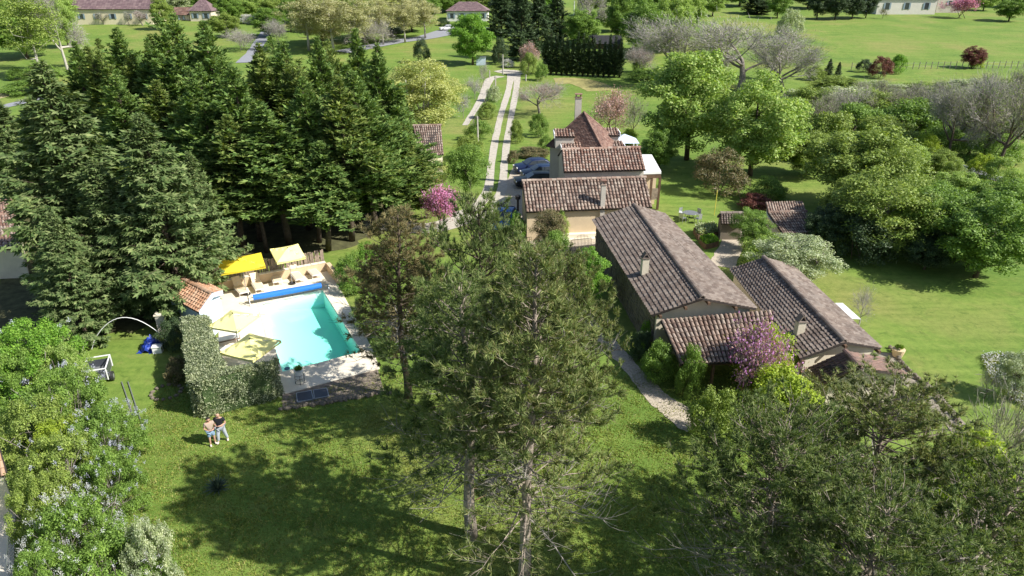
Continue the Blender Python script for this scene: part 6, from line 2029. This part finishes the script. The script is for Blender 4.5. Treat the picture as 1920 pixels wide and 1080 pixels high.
def person(label, loc, rz, shirt, legs, shorts, bald, h=1.74, step=.12, armfold=0.0):
    o = thing("person", label, "person", loc, rz, "couple standing on the lawn")
    k = h / 1.74
    V = {'pel': (0, 0, .95), 'wst': (0, .0, 1.10), 'chs': (0, .015, 1.30), 'nck': (0, -.01, 1.46), 'hd0': (0, -.03, 1.54), 'hd1': (0, -.055, 1.62), 'hd2': (0, -.05, 1.70)}
    Rr = {'pel': .145, 'wst': .13, 'chs': .15, 'nck': .055, 'hd0': .07, 'hd1': .092, 'hd2': .075}
    E_ = [('pel', 'wst'), ('wst', 'chs'), ('chs', 'nck'), ('nck', 'hd0'), ('hd0', 'hd1'), ('hd1', 'hd2')]
    for s, n in ((-1, 'l'), (1, 'r')):
        V.update({n + 'hp': (s * .095, 0, .88), n + 'kn': (s * (.11 + step * .2), -.04 + s * step * .4, .49), n + 'an': (s * (.11 + step * .4), .02 + s * step * .6, .085), n + 'to': (s * (.13 + step * .45), -.15 + s * step * .6, .04)})
        Rr.update({n + 'hp': .095, n + 'kn': .06, n + 'an': .042, n + 'to': .04})
        E_ += [('pel', n + 'hp'), (n + 'hp', n + 'kn'), (n + 'kn', n + 'an'), (n + 'an', n + 'to')]
        V.update({n + 'sh': (s * .19, .01, 1.39), n + 'el': (s * .27, .02, 1.11), n + 'wr': (s * (.13 - .02 * armfold), -.24, 1.08 + .04 * armfold), n + 'hn': (s * .05, -.30, 1.09 + .04 * armfold)})
        Rr.update({n + 'sh': .07, n + 'el': .045, n + 'wr': .032, n + 'hn': .035})
        E_ += [('chs', n + 'sh'), (n + 'sh', n + 'el'), (n + 'el', n + 'wr'), (n + 'wr', n + 'hn')]
        # five fingers closing on what is held in front
        for f in range(5):
            a = (f - 2) * .018
            V[n + 'f%d' % f] = (s * (.05 - .055 + .012 * abs(f - 2)) , -.335 + .012 * abs(f - 2), 1.09 + .04 * armfold + a)
            Rr[n + 'f%d' % f] = .009
            E_.append((n + 'hn', n + 'f%d' % f))
    names = list(V)
    idx = {n: i for i, n in enumerate(names)}
    skin("body", M_SKIN, o, [tuple(c * k for c in V[n]) for n in names], [(idx[a], idx[b]) for a, b in E_], [Rr[n] * k for n in names])

    def wear(nm, mat, keys, edges, grow, cut=None):
        vs, rs = [], []
        for q_ in keys:
            v = V[q_] if isinstance(q_, str) else tuple(a + (b - a) * q_[2] for a, b in zip(V[q_[0]], V[q_[1]]))
            r = Rr[q_] if isinstance(q_, str) else Rr[q_[0]] + (Rr[q_[1]] - Rr[q_[0]]) * q_[2]
            vs.append(tuple(c * k for c in v))
            rs.append((r + grow) * k)
        return skin(nm, mat, o, vs, edges, rs)
    wear("shirt", shirt, ['pel', 'wst', 'chs', ('chs', 'nck', .75), 'lsh', ('lsh', 'lel', .6), 'rsh', ('rsh', 'rel', .6)], [(0, 1), (1, 2), (2, 3), (2, 4), (4, 5), (2, 6), (6, 7)], .022)
    t = .85 if shorts else .96
    kk = [('pel', 'wst', .1), 'lhp', ('lhp', 'lkn', t), 'rhp', ('rhp', 'rkn', t)]
    ee = [(0, 1), (1, 2), (0, 3), (3, 4)]
    if not shorts:
        kk += [('lkn', 'lan', .9), ('rkn', 'ran', .9)]
        ee += [(2, 5), (4, 6)]
    wear("shorts" if shorts else "trousers", legs, kk, ee, .028)
    for n in 'lr':
        s = wear("shoe", M_SHOE, [n + 'an', n + 'to'], [(0, 1)], .012)
    # face and hair
    hd = V['hd1']
    fb = MB()
    for s in (-1, 1):
        fb.box((s * .033 * k, (hd[1] - .088) * k, (hd[2] + .012) * k), (.022, .012, .01))
    fb.build("eye", M_HAIR, o)
    MB().tube([(0, (hd[1] - .085) * k, (hd[2] + .01) * k), (0, (hd[1] - .112) * k, (hd[2] - .022) * k)], [.008, .014], 6).build("nose", M_SKIN, o)
    MB().box((0, (hd[1] - .078) * k, (hd[2] - .048) * k), (.045, .01, .01)).build("mouth", plain("lips", (.4, .18, .15), .5, .05), o)
    for s in (-1, 1):
        MB().box((s * .095 * k, hd[1] * k, hd[2] * k), (.02, .035, .055)).build("ear", M_SKIN, o)
    if not bald:
        hb2 = bmesh.new()
        bmesh.ops.create_uvsphere(hb2, u_segments=14, v_segments=10, radius=.112 * k)
        for v in list(hb2.verts):
            v.co.z *= 1.12
            if v.co.y < -.045 and v.co.z < .06:
                v.co *= .7
        me = bpy.data.meshes.new("hair")
        hb2.to_mesh(me)
        hb2.free()
        me.materials.append(M_HAIR)
        me.shade_smooth()
        ho = link("hair", me, o)
        ho.location = (0, (hd[1] + .018) * k, (hd[2] + .022) * k)
    return o


p1 = person("person in beige top and denim shorts with dark hair", at(400, 834), R(40), M_BEIGE, M_JEANS, True, False, 1.60, .05)
p2 = person("bald person in black polo shirt and light trousers", at(419, 828), R(5), M_NAVY, M_PALET, False, True, 1.70, .2, 1.0)
ph_o = thing("mobile_controller", "small dark device held by the bald person", "controller", p2.location + Vector((.03, -.33, 1.10)))
MB().box((0, 0, 0), (.16, .09, .03)).build("casing", M_BLACK, ph_o)

# ------------------------------------------------------------------ cars in the yard
def car(label, loc, rz, paint, L=4.1, W=1.75, Hh=1.5, group="dark cars parked in the yard"):
    o = thing("parked_car", label, "car", loc, rz, group)
    # side profile, nose at -x
    prof = [(-.5, .22), (-.5, .42), (-.485, .52), (-.44, .58), (-.24, .66), (-.06, .97), (.05, 1.0), (.25, .985), (.38, .90), (.47, .66), (.495, .55), (.5, .3), (.48, .2), (-.46, .18)]
    prof = [(x * L, z * Hh) for x, z in prof]
    bm = bmesh.new()
    rows = []
    for s, ins in ((-1, .0), (-.86, .0), (.86, 0), (1, 0)):
        row = []
        for x, z in prof:
            up = max(0, (z / Hh - .6) / .4)
            yy = s * W / 2 * (1 - .2 * up) * (1.0 if abs(s) < 1 else 1.0)
            xx = x * (1.0 if abs(s) < 1 else .965)
            zz = z if abs(s) < 1 else (z - .035 if z > .6 * Hh else z)
            row.append(bm.verts.new((xx, yy, zz)))
        rows.append(row)
    n = len(prof)
    for a in range(3):
        for i in range(n):
            j = (i + 1) % n
            bm.faces.new((rows[a][i], rows[a][j], rows[a + 1][j], rows[a + 1][i]))
    bm.faces.new(rows[0][::-1])
    bm.faces.new(rows[3])
    bmesh.ops.recalc_face_normals(bm, faces=bm.faces)
    me = bpy.data.meshes.new("body")
    bm.to_mesh(me)
    bm.free()
    me.materials.append(paint)
    b = link("body", me, o)
    mod = b.modifiers.new("bev", 'BEVEL')
    mod.width = .05
    mod.segments = 2
    me.shade_smooth()

    def pane(nm, pts):
        mb = MB()
        mb.add(pts, [[0, 1, 2, 3]])
        mb.build(nm, M_GLASS, o)
    z0, z1 = .69 * Hh, .955 * Hh
    pane("windscreen", [(-.225 * L, -W * .42, z0 + .02), (-.225 * L, W * .42, z0 + .02), (-.07 * L, W * .37, z1 + .005), (-.07 * L, -W * .37, z1 + .005)])
    pane("rear_window", [(.465 * L + .02, -W * .4, z0), (.465 * L + .02, W * .4, z0), (.39 * L + .02, W * .36, z1 - .06), (.39 * L + .02, -W * .36, z1 - .06)])
    for s in (-1, 1):
        pane("side_window", [(-.19 * L, s * (W * .5 * .955 + .012), z0), (.06 * L, s * (W * .5 * .955 + .012), z0), (.06 * L, s * (W * .5 * .835 + .012), z1 - .03), (-.07 * L, s * (W * .5 * .835 + .012), z1 - .03)])
        pane("side_window", [(.075 * L, s * (W * .5 * .955 + .012), z0), (.36 * L, s * (W * .5 * .955 + .012), z0), (.3 * L, s * (W * .5 * .835 + .012), z1 - .03), (.075 * L, s * (W * .5 * .835 + .012), z1 - .03)])
        MB().box((-.49 * L, s * W * .36, .5 * Hh), (.08, .3, .13)).build("headlight", M_WHITE, o)
        MB().box((.495 * L, s * W * .4, .55 * Hh), (.06, .2, .16)).build("tail_light", plain("red_lens", (.4, .02, .02), .3), o)
        MB().box((-.2 * L, s * (W * .5 + .07), .66 * Hh), (.12, .16, .11)).build("wing_mirror", paint, o)
        for x in (-.31, .3):
            w = MB().tube([(x * L, s * (W * .5 - .2), .31), (x * L, s * (W * .5 + .01), .31)], .31, 16).build("wheel", M_BLACK, o)
            MB().tube([(x * L, s * (W * .5 - .1), .31), (x * L, s * (W * .5 + .025), .31)], .19, 10).build("rim", M_METAL, w)
    return o


def paint(name, col):
    m = plain(name, col, .35, .03, 2, spec=.3)
    m.node_tree.nodes["Principled BSDF"].inputs["Coat Weight"].default_value = .15
    return m


car("dark blue hatchback, farthest of the yard's parked cars", on(998, 322), R(18), paint("midnight_blue", (.012, .022, .065)))
car("navy car squeezed between the other two dark cars", on(1012, 334), R(14), paint("navy_blue", (.015, .03, .075)))
car("black car closest to the outhouse roof", on(1004, 349), R(10), paint("black_paint", (.012, .014, .018)), 4.4)
car("bright blue car half hidden by the ball topped tree", on(946, 424), R(80), paint("bright_blue", (.04, .15, .42)), 3.9, group=None)

# ------------------------------------------------------------------ garden furniture and fittings beyond
aw = thing("white_awning", "white flat awning table projecting beside the cottage's eave", "awning", at(1590, 600))
A4 = [at(1566, 568, 2.0), at(1580, 568, 2.0), at(1614, 598, 2.0), at(1597, 597, 2.0)]
at_home(MB().prism(A4, 1.96, 2.0).build("canopy", M_WHITEROOF, aw), aw)
for p in A4:
    at_home(MB().tube([(p.x, p.y, 0), (p.x, p.y, 1.96)], .03, 6).build("pole", M_METAL, aw), aw)
tb_ = thing("garden_table", "round grey garden table near the lawn's edge", "table", at(1293, 413))
MB().tube([(0, 0, .70), (0, 0, .74)], .65, 20).build("table_top", M_METAL, tb_)
for k in range(3):
    a = k * 2.094
    MB().tube([(math.cos(a) * .1, math.sin(a) * .1, .7), (math.cos(a) * .45, math.sin(a) * .45, 0)], .025, 6).build("leg", M_BLACK, tb_)
for k in range(4):
    a = k * 1.571 + .6
    c = thing("garden_chair", ["grey garden chair at the round table, court side", "grey garden chair at the round table, pole side", "grey garden chair at the round table, planter side", "grey garden chair at the round table, barn side"][k], "chair", tb_.location + Vector((math.cos(a) * .95, math.sin(a) * .95, 0)), a + math.pi / 2, "chairs at the round garden table")
    MB().box((0, 0, .44), (.45, .45, .04)).build("seat", M_METAL, c)
    MB().box((0, -.22, .68), (.45, .03, .45)).build("backrest", M_METAL, c)
    for sx in (-1, 1):
        for sy in (-1, 1):
            MB().box((sx * .2, sy * .2, .21), (.03, .03, .42)).build("leg", M_METAL, c)
po = thing("garden_pole", "thin yellow pole standing on the lawn by the shed", "pole", on(1339, 404))
MB().tube([(0, 0, 0), (0, 0, 2.4)], .03, 6).build("shaft", plain("yellow_paint", (.7, .6, .1), .5), po)
for i, (quad, lb, mt) in enumerate([([(1300, 436), (1338, 432), (1346, 444), (1308, 450)], "raised bed of grey herbs by the garden walk", F_SILVER), ([(1310, 455), (1336, 449), (1346, 462), (1322, 468)], "raised bed of bright green salad by the garden walk", F_VIVID)]):
    P = [at(*p) for p in quad]
    c = sum(P, Vector()) / 4
    o = thing("raised_bed", lb, "planting bed", c)
    for k in range(4):
        a, b2 = P[k], P[(k + 1) % 4]
        d = b2 - a
        at_home(MB().box((a + b2) / 2 + Vector((0, 0, .22)), (d.length - .09 * (k % 2), .08, .44), math.atan2(d.y, d.x)).build("board", M_DARKWOOD, o), o)
    at_home(MB().prism([c.lerp(p, .96) for p in P], 0, .36).build("soil", M_SOIL, o), o)
    g = np.random.default_rng(i)
    n = 2200
    U, Vv = g.random(n), g.random(n)
    A_ = [np.array(p) for p in P]
    q = (A_[0][None] * (1 - U[:, None]) + A_[1][None] * U[:, None]) * (1 - Vv[:, None]) + (A_[3][None] * (1 - U[:, None]) + A_[2][None] * U[:, None]) * Vv[:, None]
    q = np.array(c) + (q - np.array(c)) * .9
    q[:, 2] = .36 + g.random(n) * (.5 if i == 0 else .2)
    mb = MB()
    cards(mb, q, g.normal(0, 1, q.shape) + [0, 0, .4], g.normal(0, 1, q.shape) + [0, 0, .6], g.uniform(.12, .28, n), .1)
    at_home(mb.build("leaves", mt, o), o)
# iron gate and railings of the court
gt = thing("iron_gate", "arched black iron gate at the gravel court", "gate", at(1075, 480))
def rail_run(mb, a, b2, h, arch=0, n=10):
    for k in range(n + 1):
        p = a.lerp(b2, k / n)
        hh = h + arch * math.sin(math.pi * k / n)
        mb.tube([p, p + Vector((0, 0, hh))], .014, 4)
    for z in (.15, h):
        mb.tube([a + Vector((0, 0, z)), b2 + Vector((0, 0, z))], .02, 4)
q = MB()
rail_run(q, at(1071, 474), at(1108, 470), 1.1, .4, 14)
at_home(q.build("gate_leaf", M_BLACK, gt), gt)
at_home(MB().box(at(1069, 476, .75), (.14, .14, 1.5)).build("post", M_BLACK, gt), gt)
ir = thing("iron_railing", "low iron railing beside the ball topped tree", "railing", at(975, 468))
q = MB()
rail_run(q, at(958, 470), at(996, 466), 1.0, 0, 12)
at_home(q.build("bars", M_BLACK, ir), ir)
at_home(MB().box(at(976, 470, .75), (.12, .12, 1.5)).build("post", M_BLACK, ir), ir)
lampo = thing("garden_lantern", "black lantern post at the outhouse corner", "lantern", at(971, 396))
MB().tube([(0, 0, 0), (0, 0, 1.1)], .1, 8).build("post", M_BLACK, lampo)
MB().tube([(0, 0, 1.1), (0, 0, 1.2), (0, 0, 1.5), (0, 0, 1.62)], [.1, .24, .27, .05], 8).build("lamp_head", M_BLACK, lampo)
# poles along the drive
for (px, py, ty, lb) in ((943, 140, 102, "telegraph pole at the far end of the drive"), (896, 272, 218, "pale wooden pole beside the drive bend"), (929, 178, 142, "short grey pole beside the side lane"), (986, 152, 140, "small post at the gravel entrance"), (918, 146, 132, "brown post at the side lane junction")):
    b = on(px, py)
    h = aty(px, ty, b.y).z - b.z
    o = thing("telegraph_pole", lb, "pole", b)
    MB().tube([(0, 0, -.3), (0, 0, h)], [.14, .1], 8).build("shaft", M_BARK_PALE, o)
    MB().box((0, 0, h - .25), (.5, .08, .08)).build("crossbar", M_BARK_GREY, o)
for (px, py, ty, lb) in ((1092, 32, 6, "thin white mast on the bright field, nearest the bare tree"), (1076, 30, 2, "thin white mast on the bright field, beside the dark conifers")):
    b = on(px, py)
    h = aty(px, ty, b.y).z - b.z
    o = thing("white_mast", lb, "mast", b)
    MB().tube([(0, 0, -.3), (0, 0, h)], .12, 6).build("shaft", M_WHITE, o)
# sign box on the lawn by the lime tree
hb3 = thing("utility_box", "pale utility cabinet under the dome shaped tree", "cabinet", on(902, 122))
MB().box((0, 0, .8), (2.0, .7, 1.6)).build("casing", M_BLUEWHITE, hb3)
MB().box((0, 0, 1.65), (2.2, .9, .1)).build("lid", M_METAL, hb3)
# vehicle on the public road
car("white car on the public road by the bungalow", on(838, 57), R(20), paint("white_car_paint", (.7, .7, .7)), 4.3, group=None)
# meadow fence
mf = thing("meadow_fence", "thin post and wire fence along the meadow's lower edge", "fence", on(1740, 131))
pp = [on(1596 + k * 11.5, 131 - k * .12) for k in range(30)]
for p in pp:
    at_home(MB().tube([p - Vector((0, 0, .2)), p + Vector((0, 0, 1.5))], .07, 5).build("post", M_BARK_GREY, mf), mf)
q = MB()
for z in (.6, 1.2):
    q.tube([p + Vector((0, 0, z)) for p in pp], .015, 3, cap=False)
at_home(q.build("wire", M_METAL, mf), mf)
# fence beside the drive
df = thing("drive_fence", "low wire fence between lawn and side lane", "fence", on(905, 200))
pp = [on(930 - k * 5.2, 160 + k * 10) for k in range(10)]
for p in pp:
    at_home(MB().tube([p - Vector((0, 0, .2)), p + Vector((0, 0, 1.3))], .05, 5).build("post", M_BARK_GREY, df), df)
q = MB()
for z in (.5, 1.1):
    q.tube([p + Vector((0, 0, z)) for p in pp], .012, 3, cap=False)
at_home(q.build("wire", M_METAL, df), df)

# neighbour's wall and yard along the lilacs
yd = patch("neighbour_yard", [at(-60, 880), at(8, 880), at(30, 960), at(22, 1120), at(-60, 1120)], M_DECK, 0.02)
nw = thing("neighbour_roof", "orange tiled roof edge at the picture's side behind the lilacs", "roof", at(-40, 860))
qd = [at(-120, 905, 2.2), at(14, 892, 2.2), at(-2, 838, 3.0), at(-120, 845, 3.0)]
mb = MB()
slab(mb, qd)
nr_o = at_home(mb.build("roof", M_UNDER, nw), nw)
lay_tiles(nr_o, slope_tiles(qd, 11, 4), M_TILE_TERRA, 44)
c = sum(qd, Vector()) / 4
at_home(MB().prism([c.lerp(p, .86) for p in qd], 0, 2.1).build("wall", M_CREAM, nw), nw)
rw = thing("yard_railing", "thin metal railing round the neighbour's white yard", "railing", at(20, 960))
q = MB()
rail_run(q, at(32, 950), at(26, 1100), .9, 0, 26)
at_home(q.build("bars", M_METAL, rw), rw)
# long grass with white wild flowers left standing on the lawn
g = np.random.default_rng(31)
pw = [at(1838, 668), at(1880, 664), at(1925, 676), at(1935, 775), at(1895, 752), at(1856, 712)]
xs, ys = [p.x for p in pw], [p.y for p in pw]
X_, Y_ = g.uniform(min(xs), max(xs), 9000), g.uniform(min(ys), max(ys), 9000)
ok = inside(pw, X_, Y_)
X_, Y_ = X_[ok], Y_[ok]
P = np.column_stack([X_, Y_, np.zeros(len(X_))])
mb = MB()
cards(mb, P, g.normal(0, .35, P.shape) + [0, 0, 1], g.normal(0, 1, P.shape), g.uniform(.12, .32, len(P)), .035)
o = mb.build("long_grass", F_BLADE)
tag(o, "patch of uncut grass on the sunny lawn", kind='stuff')
k = g.choice(len(P), len(P) // 2)
mb = MB()
F_ = P[k] + np.column_stack([g.normal(0, .05, (len(k), 2)), g.uniform(.14, .3, len(k))])
cards(mb, F_, g.normal(0, 1, P[k].shape) * [1, 1, .2], g.normal(0, .2, P[k].shape) + [0, 0, 1], .07, .06)
o = mb.build("wild_flowers", F_WHITE)
tag(o, "white wild flowers in the uncut grass patch", kind='stuff')

# low rough wall along the terrace walk
lw = thing("stone_wall", "low rough stone wall along the cottage walk and lawn", "stone wall", at(1740, 735))
wp = [at(1668, 655), at(1700, 694), at(1745, 735), at(1778, 770), at(1808, 808)]
g = random.Random(21)
for k in range(64):
    t = k / 64 * 4
    i = min(3, int(t))
    p = wp[i].lerp(wp[i + 1], t - i)
    s = link("stone", st_me[k % 4], lw)
    s.location = p - lw.location + Vector((g.gauss(0, .06), g.gauss(0, .06), .12))
    s.rotation_euler = (g.uniform(0, 6), g.uniform(0, 6), g.uniform(0, 6))
    w = g.uniform(.16, .3)
    s.scale = (w * 1.2, w, w * .9)
